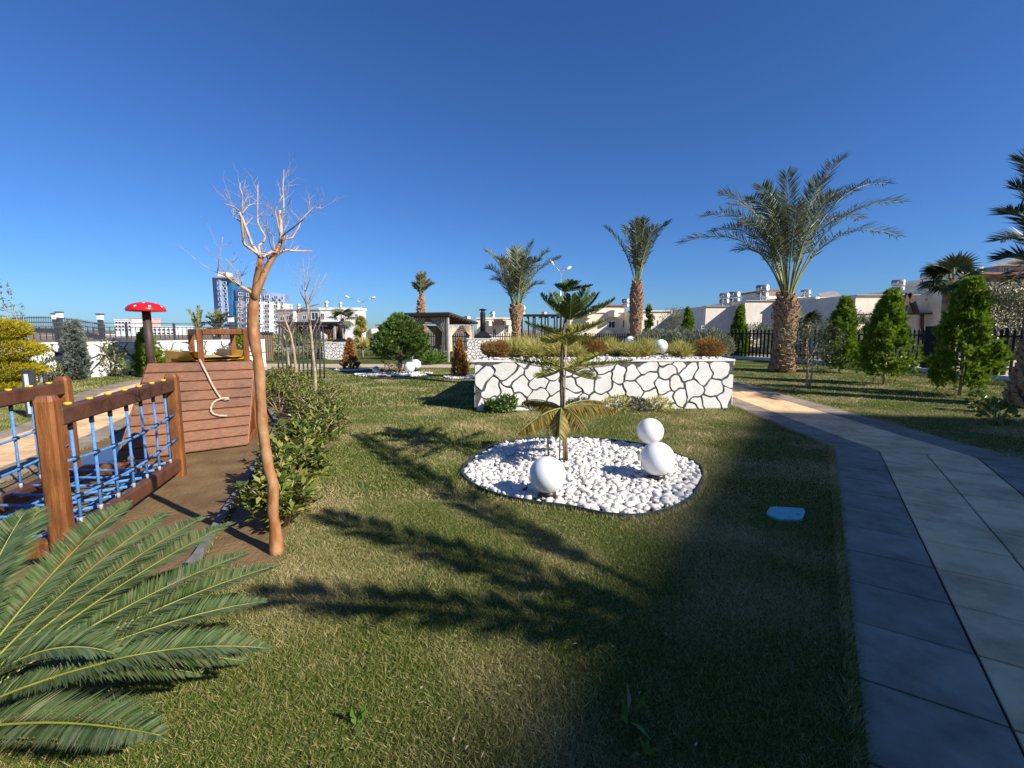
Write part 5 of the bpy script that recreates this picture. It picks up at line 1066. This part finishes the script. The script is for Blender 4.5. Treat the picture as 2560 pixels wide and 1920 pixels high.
barbecue('stone-faced barbecue with a dark hood and chimney left of the rusty conifer', 808, 868, 855, 899, 850, 10, 803, 846, 81, .17)
barbecue('stone-faced barbecue with a tall black chimney beside the curtained gazebo', 1168, 1243, 846, 906, 1207, 13, 771, 828, 83, .19)
def pergola(lab, px0, px1, pt_, pb_, Y, dep, n, lean=0.):
    x0, x1 = at(px0, 850, Y).x, at(px1, 850, Y).x; z = at(px0, pt_, Y).z; t = thing('pergola', lab, 'pergola', ((x0 + x1) / 2, Y, 0))
    for k in range(n):
        x = x0 + (x1 - x0) * k / (n - 1); MB().box(x - .035, x + .035, Y - .035, Y + .035, 0, z).build('post', 'black_metal', t); MB().box(x - .03, x + .03, Y + .04, Y + dep - .04, z - .1, z - .02).build('rafter', 'black_metal', t)
        if k % 2 == 0: MB().box(x - .035, x + .035, Y + dep - .035, Y + dep + .035, 0, z).build('post', 'black_metal', t)
    for y in (Y, Y + dep): MB().box(x0 - .1, x1 + .1, y - .05, y + .05, z + .002, z + .07).build('beam', 'black_metal', t)
pergola('black metal pergola with slim posts behind the planter', 1305, 1402, 789, 870, 25, 2.2, 7)
q = G(750, 946); Yp = q.y; t = thing('bar_screen', 'row of slim grey metal bars with a thin top beam behind the hedge', 'screen', (at(750, 946, Yp).x, Yp, 0))
for k in range(12):
    px = 694 + k * 10.4; x = at(px, 900, Yp).x; b = MB(); b.tube([(x, Yp, 0), (x + .04, Yp, .9), (x - .12 - .03 * (k % 3), Yp + .5, 1.72)], .026, 7); b.build('bar', 'grey_metal', t)
MB().beam((at(690, 900, Yp).x - .15, Yp + .5, 1.74), (at(810, 900, Yp).x - .05, Yp + .5, 1.74), .06, .06).build('top_beam', 'grey_metal', t)

# ================================================================== RIGHT FENCE
def fence(lab, pts, h, gap, pw_, kerb=True, z0=.14):
    L0 = Vector((*pts[0], 0)); t = thing('metal_fence', lab, 'fence', tuple(L0)); me_ = None
    for a, b_ in zip(pts[:-1], pts[1:]):
        a = Vector((*a, 0)); b_ = Vector((*b_, 0)); d = (b_ - a); Ln = d.length; d.normalize(); rz = math.atan2(d.y, d.x)
        pk = MB(); w = pw_ / 2; pk.add([(-w, -.012, 0), (w, -.012, 0), (w, .012, 0), (-w, .012, 0), (-w, -.012, h - .08), (w, -.012, h - .08), (w, .012, h - .08), (-w, .012, h - .08), (0, -.012, h), (0, .012, h)], [(0, 1, 5, 8, 4), (2, 3, 7, 9, 6), (1, 2, 6, 5), (3, 0, 4, 7), (5, 6, 9, 8), (7, 4, 8, 9), (3, 2, 1, 0)]); pm = pk.mesh('picket')
        n = int(Ln / gap)
        for k in range(n):
            p = a + d * ((k + .5) * Ln / n); o = link('picket', pm, 'black_metal', t, p - L0 + Vector((0, 0, z0 + .02))); o.rotation_euler = (0, 0, rz)
        for z in (.22, h - .24): MB().beam(a + Vector((d.y * .03, -d.x * .03, z0 + z)), b_ + Vector((d.y * .03, -d.x * .03, z0 + z)), .034, .055).build('rail', 'black_metal', t)
        m = max(2, int(Ln / 2.6) + 1)
        for k in range(m):
            p = a + d * (Ln * k / (m - 1)) + Vector((d.y, -d.x, 0)) * .09; MB().box(p.x - .045, p.x + .045, p.y - .045, p.y + .045, z0, z0 + h + .03).build('post', 'black_metal', t)
        if kerb: MB().beam(a + Vector((0, 0, z0 / 2)), b_ + Vector((0, 0, z0 / 2)), .28, z0).build('plinth', 'stucco_cap', t)
fence('black picket fence on a pale plinth along the right lawn', [(15.95, 9.5), (15.9, 20.4), (12.4, 26.2)], 1.5, .20, .085)
fence('low dark picket fence behind the planter and pergola', [(12.3, 26.3), (5, 31.5), (-6, 33)], 1.25, .16, .06, True)
p = at(2302, 900, 16.9); t = thing('fence_gate', 'solid black gate panel in the right fence behind a thuja', 'gate', (15.8, 17.1, 0)); MB().box(15.70, 15.76, 16.7, 17.6, .16, 1.74).build('panel', 'black_metal', t); MB().box(15.66, 15.699, 16.76, 16.8, .9, 1.05).build('handle', 'steel', t)

# ================================================================== BUILDINGS BEYOND
def window(parent, px0, px1, py0, py1, Y, frame='frame', mull=1, prd=.06, glass='glass'):
    a, c = at(px0, py1, Y), at(px1, py0, Y); x0, x1, z0, z1 = a.x, c.x, a.z, c.z; fw = max(.05, (x1 - x0) * .07); b = MB(); y0, y1 = Y - prd, Y + .02
    b.box(x0, x0 + fw, y0, y1, z0, z1); b.box(x1 - fw, x1, y0, y1, z0, z1); b.box(x0 + fw, x1 - fw, y0, y1, z1 - fw, z1); b.box(x0 + fw, x1 - fw, y0, y1, z0, z0 + fw)
    for k in range(mull): xm = x0 + (x1 - x0) * (k + 1) / (mull + 1); b.box(xm - fw * .35, xm + fw * .35, y0 + .01, y1, z0 + fw, z1 - fw)
    w = b.build('window', frame, parent); b = MB(); b.box(x0 + fw, x1 - fw, Y - prd * .4, Y - .004, z0 + fw, z1 - fw); b.build('pane', glass, w)
def block(parent, name, px0, px1, pt_, Y, dep, m, z0=0., pb_=None, dy=0.):
    a, c = at(px0, pt_, Y), at(px1, pt_, Y); z0 = at(px0, pb_, Y).z if pb_ else z0; return MB().box(a.x, c.x, Y + dy, Y + dep, z0, a.z).build(name, m, parent)
def house(name, lab, px0, px1, pt_, Y, dep, m, wins=(), roof=None, eave=3, group=None, mull=1):
    c = at((px0 + px1) / 2, 850, Y); t = thing(name, lab, 'building', (c.x, Y, 0), group); block(t, 'wall', px0, px1, pt_, Y, dep, m)
    a, d = at(px0 - eave * .3, pt_, Y), at(px1 + eave * .3, pt_ - eave, Y); MB().box(a.x, d.x, Y - .15, Y + dep + .1, a.z + .003, d.z).build('parapet', m, t)
    for w in wins: window(t, *w, Y, mull=mull)
    return t
def balcony(t, px0, px1, py0, py1, Y, m='cream_wall', dep=1.2):
    a, c = at(px0, py1, Y), at(px1, py0, Y); n = 12; cx = (a.x + c.x) / 2; r = (c.x - a.x) / 2
    MB().prism(ccw([(cx + r * math.cos(x), Y - .003 - dep * math.sin(x)) for x in np.linspace(0, PI, n)]), a.z, c.z).build('balcony', m, t)
# blue tower
YT = 220.; c = at(630, 850, YT); tb = thing('tower_building', 'tall blue and white apartment tower far behind the bare tree', 'building', (c.x, YT, 0))
def curved(name, px0, px1, pt0, pt1, bulge, dep, m, z0=0., Yo=0.):
    n = 14; P = []; Z = []
    for i in range(n + 1):
        u = i / n; px = px0 + (px1 - px0) * u; y = YT + Yo - bulge * math.sin(PI * u); P.append((at(px, 800, y).x, y)); Z.append(at(px, pt0 + (pt1 - pt0) * u, YT).z)
    b = MB(); vs = [(*p, z0) for p in P] + [(*p, z) for p, z in zip(P, Z)] + [(P[-1][0], YT + dep, z0), (P[0][0], YT + dep, z0), (P[-1][0], YT + dep, Z[-1]), (P[0][0], YT + dep, Z[0])]; k = 2 * (n + 1)
    b.add(vs, [(i, i + 1, n + 2 + i, n + 1 + i) for i in range(n)] + [(n, k, k + 2, 2 * n + 1), (k + 1, 0, n + 1, k + 3)] + [tuple(range(n + 1, 2 * n + 2)) + (k + 2, k + 3)]); return b.build(name, m, tb)
wz = at(640, 754, YT).z
curved('tower_wall', 538, 570, 694, 696, 2.5, 5, 'blue_wall'); curved('glass_strip', 570, 592, 706, 706, .5, 5, 'blue_glass', Yo=1.5)
curved('wing_wall', 592, 722, 753, 760, 5, 5, 'white_wall'); curved('wing_upper_wall', 593, 716, 720, 736, 4.4, 5, 'blue_wall', z0=wz, Yo=.3)
b = MB(); a = at(541, 693, YT); d_ = at(562, 680, YT); b.box(a.x, d_.x, YT + 1, YT + 6, a.z, d_.z); b.build('roof_frame', 'white_wall', tb); a, d_ = at(536, 695, YT - 3), at(572, 691, YT - 3); MB().box(a.x, d_.x, YT - 3, YT + 4.8, a.z, d_.z).build('roof_band', 'grey_wall', tb)
MB().lathe([(W(21, YT), 0), (W(18, YT), W(5, YT)), (W(10, YT), W(9, YT)), (.01, W(11, YT))], 20, at(640, 724, YT + 5)).build('dome', 'grey_wall', tb)
for i, py in enumerate(np.arange(704, 800, 13.4)):
    for px, w_ in ((547, 3.0), (562, 4.0)):
        u = (px + i * .9 - 538) / 32; window(tb, px - w_ + i * .9, px + w_ + i * .9, py, py + 7, YT - 2.5 * math.sin(PI * min(1, max(0, u))) - .25, mull=0, prd=.25)
for i, py in enumerate(list(np.arange(730, 752, 13.)) + list(np.arange(757, 850, 13.))):
    for j, px in enumerate((603, 622, 646, 668, 690, 705)):
        u = (px - 592) / 130; yy = YT - (5 if i > 1 else 4.4) * math.sin(PI * u) - .3; sl_y = 7 * u if i > 1 else 14 * u; w_ = (5.5, 5, 6, 6, 5, 3.5)[j]; window(tb, px - w_, px + w_, py + sl_y * .9, py + 9 + sl_y * .9, yy, mull=1, prd=.3)
# far pale blocks on the left
for px0, px1, pt_, Y, m, lab in ((285, 330, 800, 170, 'white_wall', 'far white apartment block behind the mushroom pole, left one'), (322, 362, 797, 180, mat('pink_render', (.55, .36, .30), .8, .1, 1), 'far pinkish apartment block behind the mushroom pole'), (380, 440, 818, 150, 'white_wall', 'low far white building behind the black fence'), (225, 290, 838, 120, 'white_wall', 'low far white building beside the footbridge'), (95, 200, 842, 140, 'white_wall', 'long low white building seen under the footbridge')):
    ws = [(x, x + (px1 - px0) * .14, pt_ + 4 + r * 9, pt_ + 9 + r * 9) for x in np.linspace(px0 + 3, px1 - (px1 - px0) * .2, 5) for r in range(3) if pt_ + 9 + r * 9 < 848]
    house('apartment_block', lab, px0, px1, pt_, Y, 8, m, ws, eave=2, mull=0)
# white house with grey neighbour
t = house('white_house', 'white flat-roofed house with dark balconies behind the left barbecue', 800, 896, 775, 80, 4, 'white_wall', [(802, 811, 783, 798), (803, 812, 810, 822), (888, 895, 785, 800), (889, 895, 808, 818)], eave=6)
t2 = house('grey_house', 'grey house with balconies and a red-edged roof beside the white house', 692, 799, 776, 84, 4, 'grey_wall', [(700, 712, 790, 802), (716, 726, 788, 800), (757, 767, 788, 800), (779, 796, 772 + 8, 800), (704, 716, 822, 832)], eave=3)
MB().add([tuple(at(x, y, 83.5 + d)) for x, y, d in ((745, 775, 0), (797, 762, 0), (797, 759, 0), (745, 772, 0), (745, 775, 4), (797, 762, 4), (797, 759, 4), (745, 772, 4))], [(0, 1, 2, 3), (7, 6, 5, 4), (3, 2, 6, 7), (0, 4, 5, 1), (1, 5, 6, 2), (0, 3, 7, 4)]).build('sloping_roof', 'roof_tile', t2)
block(t2, 'white_pier', 732, 737, 778, 83.3, .6, 'white_wall'); block(t2, 'balcony_front', 745, 799, 801, 82.6, 1.2, 'grey_wall', pb_=814)
# cream houses
CW = 'cream_wall'
t = house('cream_house', 'cream house with rounded balconies behind the pergola', 1192, 1300, 797, 60, 6, CW, [(1232, 1240, 822, 836), (1262, 1272, 816, 832), (1285, 1296, 816, 830)], eave=3); balcony(t, 1216, 1233, 802, 815, 60); balcony(t, 1258, 1276, 802, 813, 60)
block(t, 'brown_awning', 1234, 1258, 800, 59, .8, 'dark_trim', pb_=812)
t = house('cream_house', 'cream two-storey house with rounded balconies left of the slim palm', 1425, 1573, 782, 58, 8, CW, [(1435, 1444, 806, 824), (1460, 1474, 805, 822), (1520, 1538, 803, 820), (1556, 1572, 799, 820)], eave=3); balcony(t, 1456, 1476, 779, 795, 58); balcony(t, 1520, 1544, 776, 793, 58); balcony(t, 1512, 1532, 826, 840, 58)
block(t, 'roof_room', 1497, 1560, 768, 61, 4, CW); block(t, 'roof_edge', 1490, 1566, 762, 60.8, 4.4, 'roof_tile', pb_=766)
house('cream_house', 'bright cream house wall right of the slim palm', 1582, 1680, 779, 54, 5, CW, [(1637, 1640, 790, 798), (1644, 1648, 800, 818)], eave=3)
house('cream_house', 'pale cream house left of the big date palm, with paired water tanks', 1765, 1862, 766, 46, 10, 'pale_wall', [(1753, 1760, 814, 822)], eave=1)
t = house('cream_house', 'pale cream house behind the big date palm trunk', 1863, 1962, 752, 44, 10, 'pale_wall', [(1925, 1935, 778, 800)], eave=1); block(t, 'roof_room', 1916, 1985, 728, 47, 5, 'pale_wall'); block(t, 'roof_edge', 1912, 1992, 724, 46.6, 5.6, 'roof_tile', pb_=727)
t = house('cream_house', 'cream terrace house with long rounded balconies right of the big date palm', 1964, 2160, 745, 43, 10, CW, [(1990, 1998, 772, 795), (2012, 2030, 775, 800), (2060, 2076, 775, 795), (2100, 2116, 775, 792)], eave=2); balcony(t, 1992, 2035, 745, 764, 43, CW, 1.6); balcony(t, 2058, 2110, 744, 764, 43, CW, 1.6)
t = house('gable_house', 'pale house with a dark trimmed triangular gable behind the fence gate', 2140, 2372, 738, 30, 9, 'pale_wall', [(2308, 2320, 744, 754), (2150, 2162, 790, 806)], eave=1)
for x0, y0, x1, y1 in ((2254, 788, 2272, 733), (2272, 733, 2292, 784)): MB().beam(at(x0, y0, 29.6), at(x1, y1, 29.6), .3, .16, (0, 1, 0)).build('gable_trim', 'dark_trim', t)
MB().beam(at(2140, 787, 29.7), at(2372, 783, 29.7), .3, .12).build('cornice', 'dark_trim', t); MB().beam(at(2306, 786, 29.8), at(2304, 850, 29.8), .15, .12, (0, 1, 0)).build('downpipe', 'dark_trim', t)
t = house('corner_house', 'cream house with a dark tiled roof above the right fence', 2440, 2640, 706, 27, 9, CW, [(2466, 2478, 735, 755), (2504, 2530, 752, 770)], eave=0)
MB().add([tuple(at(x, y, 26.5 + d)) for x, y, d in ((2430, 684, 0), (2650, 690, 0), (2650, 682, 0), (2430, 679, 0), (2430, 684, 9), (2650, 690, 9), (2650, 682, 9), (2430, 679, 9))], [(0, 1, 2, 3), (7, 6, 5, 4), (3, 2, 6, 7), (0, 4, 5, 1), (1, 5, 6, 2), (0, 3, 7, 4)]).build('tiled_roof', 'roof_tile', t)
block(t, 'upper_wall', 2436, 2640, 683, 29, 5, CW); block(t, 'attic_room', 2500, 2580, 664, 32, 4, 'pale_wall')
window(t, 2505, 2522, 667, 680, 32, mull=1)
MB().add([tuple(at(x, y, 31.5 + d)) for x, y, d in ((2468, 664, 0), (2535, 646, 0), (2600, 664, 0), (2468, 664, 5), (2535, 646, 5), (2600, 664, 5))], [(0, 1, 2), (5, 4, 3), (0, 3, 4, 1), (1, 4, 5, 2), (2, 5, 3, 0)]).build('attic_roof', 'grey_wall', t)
# far roofs left of the curtained gazebo
house('apartment_block', 'far grey rooftops between the white house and the round conifer', 938, 975, 812, 140, 12, 'grey_wall', [(942, 950, 816, 822), (958, 966, 816, 822)], eave=2, mull=0)
t = house('cream_house', 'low cream building seen left of the round conifer', 915, 985, 826, 70, 8, 'pale_wall', [(960, 970, 838, 848)], eave=1); balcony(t, 925, 948, 822, 834, 70)
# dark tree masses behind the fences
for px, py, Y, r, h, m, lab in ((1515, 845, 24, .6, .62, 'hedge', 'dark rounded bush behind the planter, in front of the cream house'), (1690, 835, 34, 1.2, 1.6, 'olive', 'grey green tree between the cream houses'), (2500, 800, 21, 1.7, 1.9, 'olive', 'feathery olive tree in front of the corner house'), (1895, 830, 30, 1.3, 1.0, 'olive', 'thin grey bush beyond the fence behind the big palm'), (1360, 840, 27, 1.0, .6, 'hedge', 'dark green bush under the black pergola'), (745, 870, 26, 2.0, .75, 'hedge', 'dark green shrubbery behind the metal bars'), (960, 870, 30, 2.2, .7, 'hedge', 'dark shrubs below the far rooftops'), (2120, 800, 26, 1.5, 1.3, 'fan_leaf', 'dark palm-like bush behind the third thuja')):
    v = at(px, py, Y); bush('tree_bush', lab, 'shrub', (v.x, Y, 0), r, h, m, int(px) + 5, 26000 if px == 2500 else 3600, .13 if px == 2500 else .15, .035, .4)
# solar water tanks
def tank(px, py, w_, Y, lab, two=True, legs=1.0):
    p = at(px, py, Y); r = W(w_, Y) * .28; L = W(w_, Y) * .45; t = thing('water_tank', lab, 'water tank', (p.x, Y, p.z - r * 4.2), 'rooftop water tanks'); zb = p.z - r * 4.2
    for k, z in enumerate((p.z, p.z - r * 2.2) if two else (p.z,)):
        c = Vector((p.x, Y, z)); rr = r if k == 0 else r * .85; dd = Vector((.55, -.83, 0)); MB().tube([c - dd * L, c + dd * L], rr, 18).build('tank', 'tank_side', t); MB().tube([c + dd * L * 1.001, c + dd * (L + .04)], rr * .97, 18).build('end_cap', 'tank', t)
    for sx_ in (-1, 1):
        for sy_ in (-1, 1): MB().box(p.x + sx_ * r * .9 - .03, p.x + sx_ * r * .9 + .03, Y + sy_ * L * .6 - .03, Y + sy_ * L * .6 + .03, zb, p.z + r * .3).build('leg', 'steel', t)
for px, py, w_, Y, lab in ((1811, 739, 22, 47, 'left tank of the pair on the pale house roof'), (1836, 736, 24, 47, 'right tank of the pair on the pale house roof'), (1906, 720, 28, 45, 'large water tank left of the big palm crown'), (2014, 730, 20, 47, 'water tank just right of the big palm trunk'), (2245, 707, 26, 36, 'twin water tank left of the triangular gable'), (2322, 690, 32, 30, 'water tank partly hidden by the fan palm'), (2438, 676, 26, 29, 'white water tank right of the fan palm'), (1564, 752, 18, 62, 'water tank left against the slim palm trunk'), (1303, 770, 22, 62, 'water tank behind the left planter palm crown'), (1360, 783, 12, 66, 'small white water tank above the pergola'), (1231, 783, 14, 64, 'water tank right of the tall barbecue chimney'), (1168, 795, 18, 62, 'water tank above the curtained gazebo roof'), (816, 756, 13, 86, 'water tank left on the white house roof'), (851, 758, 11, 86, 'water tank right on the white house roof'), (747, 763, 12, 88, 'middle water tank on the grey house roof'), (728, 764, 10, 88, 'left water tank on the grey house roof'), (708, 766, 10, 88, 'small water tank at the left end of the grey house')):
    tank(px, py, w_, Y, lab)
p0 = at(2074, 738, 46); t = thing('solar_panel', 'tilted solar panel on the cream terrace roof', 'solar panel', tuple(p0)); MB().obox(p0, (W(22, 46), 0, .12), (0, .6, .3), (0, -.01, .03)).build('panel', 'grey_wall', t); MB().box(p0.x - .5, p0.x + .5, p0.y - .3, p0.y + .3, p0.z - .5, p0.z - .25).build('stand', 'steel', t)
# street lights
def street_light(lab, px, ptop, Y, l, r):
    p = at(px, ptop, Y); t = thing('street_light', lab, 'street light', (p.x, Y, 0)); MB().tube([(p.x, Y, 0), (p.x, Y, p.z)], [.12, .06], 10).build('pole', 'steel', t)
    for ex, ey in (l, r):
        e_ = at(ex, ey, Y); a_ = MB().tube([p, p.lerp(e_, .5) + Vector((0, 0, .05)), e_], .05, 7).build('arm', 'steel', t); d = (e_ - p).normalized(); MB().tube([e_ - d * .1, e_ + d * .25, e_ + d * .7, e_ + d * .85], [.08, .2, .2, .06], 10).build('lamp_head', 'tank', a_)
street_light('double-armed street light above the white house', 903, 756, 90, (872, 744), (928, 746)); street_light('double-armed street light rising behind the araucaria', 1402, 682, 62, (1384, 662), (1414, 675))

# ================================================================== THE APARTMENT BLOCK BEHIND THE VIEWER (its shadow lies over the path)
HB = 25.; k_ = HB / math.tan(SUN_EL); D0 = Vector((4.75, 8.95, 0)); sv = Vector((-SH.x, -SH.y, 0)) * k_
cA, cD, cE = (Vector((x, y, 0)) + sv for x, y in ((4.75 - .56 * 26, 8.95 - .83 * 26), (4.75, 8.95), (4.75 + 22, 8.95 - 3.6)))
t = thing('apartment_block', 'tall apartment block behind the viewer, out of view', 'building', tuple(cD)); cF = cA + (cE - cD)
MB().prism(ccw([tuple(p[:2]) for p in (cA, cD, cE, cF)]), 0, HB).build('wall', 'pale_wall', t)
fd = (cA - cD).normalized(); fn = Vector((fd.y, -fd.x, 0))
if fn.x > 0: fn = -fn
for fl in range(8):
    for c_ in range(7):
        p = cD + fd * (2.2 + c_ * 3.4) + Vector((0, 0, 1.6 + fl * 2.95)); w = MB().obox(p + fn * .02, fd * .8, fn * .03, (0, 0, .7)).build('window', 'frame', t); MB().obox(p + fn * .055, fd * .7, fn * .004, (0, 0, .6)).build('pane', 'glass', w)

# ================================================================== GRASS AND SMALL WEEDS
creep = [tuple(PC + U1 * -11 + N1 * -.462), tuple(PC + U1 * -11 + N1 * 1.44), tuple(PC + U1 * .24 + N1 * 1.44), tuple(PC + U2 * 14 + N2 * 1.44), tuple(PC + U2 * 14 + N2 * -.462), tuple(PC + N1 * -.462)]
excl = [creep, left_path_poly, soil_poly, hedge_poly, bed, [tuple(p[:2]) for p in (PA, PB, PBk, PAk)], pp] + cross_polys
def grass(n, y0, y1, Lm, wdm, seed, xl=-1.25, xr=1.25, pw=1.):
    g = rng(seed); y = y0 + (y1 - y0) * g.uniform(0, 1, n) ** pw; x = y * g.uniform(xl, xr, n); P = np.stack([x, y], 1); keep = np.ones(n, dtype=bool)
    for e_ in excl: keep &= ~inside(P, e_)
    keep &= (x < 15.7) & (x > -21); nz = vnoise(99); c = nz(np.stack([x, y, 0 * x], 1), 1.6)
    P = P[keep]; n = len(P); c = c[keep]; L = Lm * g.uniform(.45, 1.3, n) * (1 + .8 * c) * np.where(g.random(n) < .02, 1.9, 1); a = g.uniform(0, 6.28, n); tl = g.uniform(.15, 1.5, n)
    D = np.stack([np.cos(a) * tl, np.sin(a) * tl, np.ones(n)], 1); P3_ = np.c_[P, np.full(n, -.002)]
    return tris(P3_, D, np.stack([-np.sin(a + g.normal(0, .6, n)), np.cos(a), .2 * np.ones(n)], 1) + g.normal(0, .3, (n, 3)), L, wdm * g.uniform(.7, 1.3, n))
gp_ = [grass(400000, 1.15, 4.2, .029, .0036, 1, pw=.95), grass(330000, 4.2, 9.5, .036, .0075, 2, pw=.9), grass(190000, 9.5, 20, .04, .016, 3, pw=.9)]
def edge_grass(a, b_, n, seed, side):
    g = rng(seed); a = np.array(a); b_ = np.array(b_); t = g.uniform(0, 1, (n, 1)); d = (b_ - a) / np.linalg.norm(b_ - a); nn = np.array([d[1], -d[0]]) * side
    P = a + (b_ - a) * t - nn * g.uniform(.0, .05, (n, 1)) * 1.; P = np.c_[P, np.full(n, 0.)]; k = g.uniform(.1, 1.5, (n, 1))
    D = np.c_[nn * k + g.normal(0, .5, (n, 2)), np.ones(n)]; return tris(P, D, g.normal(0, 1, (n, 3)), .05 * g.uniform(.5, 1.4, n), .006)
EN, EM, EF = PC + U1 * -6.2 + N1 * -.5, PC + U1 * -.06 + N1 * -.5, PC + U2 * 5 + N2 * -.5
gp_ += [edge_grass(EN, EM, 9000, 31, 1), edge_grass(EM, EF, 4000, 32, 1), edge_grass(PC + U1 * -2 + N1 * 1.48, PC + U1 * .24 + N1 * 1.48, 2500, 33, -1), edge_grass(PC + U1 * .24 + N1 * 1.48, PC + U2 * 9 + N2 * 1.48, 6000, 34, -1)]
bl_ = [bed[i] for i in range(len(bed))]
for i in range(len(bl_)): gp_.append(edge_grass(bl_[i], bl_[(i + 1) % len(bl_)], 130, 40 + i, -1))
V, F = merge(gp_); tag(link('grass', np_mesh('grass', V, F), 'grass'), 'short mown grass blades of the lawn, green mixed with straw', 'grass', kind='stuff')
for k, (px, py, h, lab) in enumerate(((890, 1815, .09, 'small broad-leaved weed in the sunny lawn near the viewer'), (1568, 1810, .12, 'single upright leaf weed in the shaded lawn'), (1610, 1900, .1, 'leaf weed at the bottom edge of the shaded lawn'))):
    q = G(px, py); tuft('weed', lab, (q.x, q.y, 0), .05, h, 'green', 900 + k, 7, cat='weed', wd=.022)
g = random.Random(8)
tag(nobj('fallen_leaves', blades(np.array([(G(px, py).x, G(px, py).y, .03) for px, py in [(g.uniform(900, 2100), g.uniform(1350, 1900)) for _ in range(30)]]), rng(5).normal(0, 1, (30, 3)) * np.array([1, 1, .15]), np.repeat([[0, 0, 1.]], 30, 0), rng(6).uniform(.012, .035, 30), rng(7).uniform(.005, .01, 30), fold=.1), mat('dry_leaf', (.42, .36, .26), .8, .2)), 'scattered dry leaf bits lying on the near lawn', 'leaves', kind='stuff')
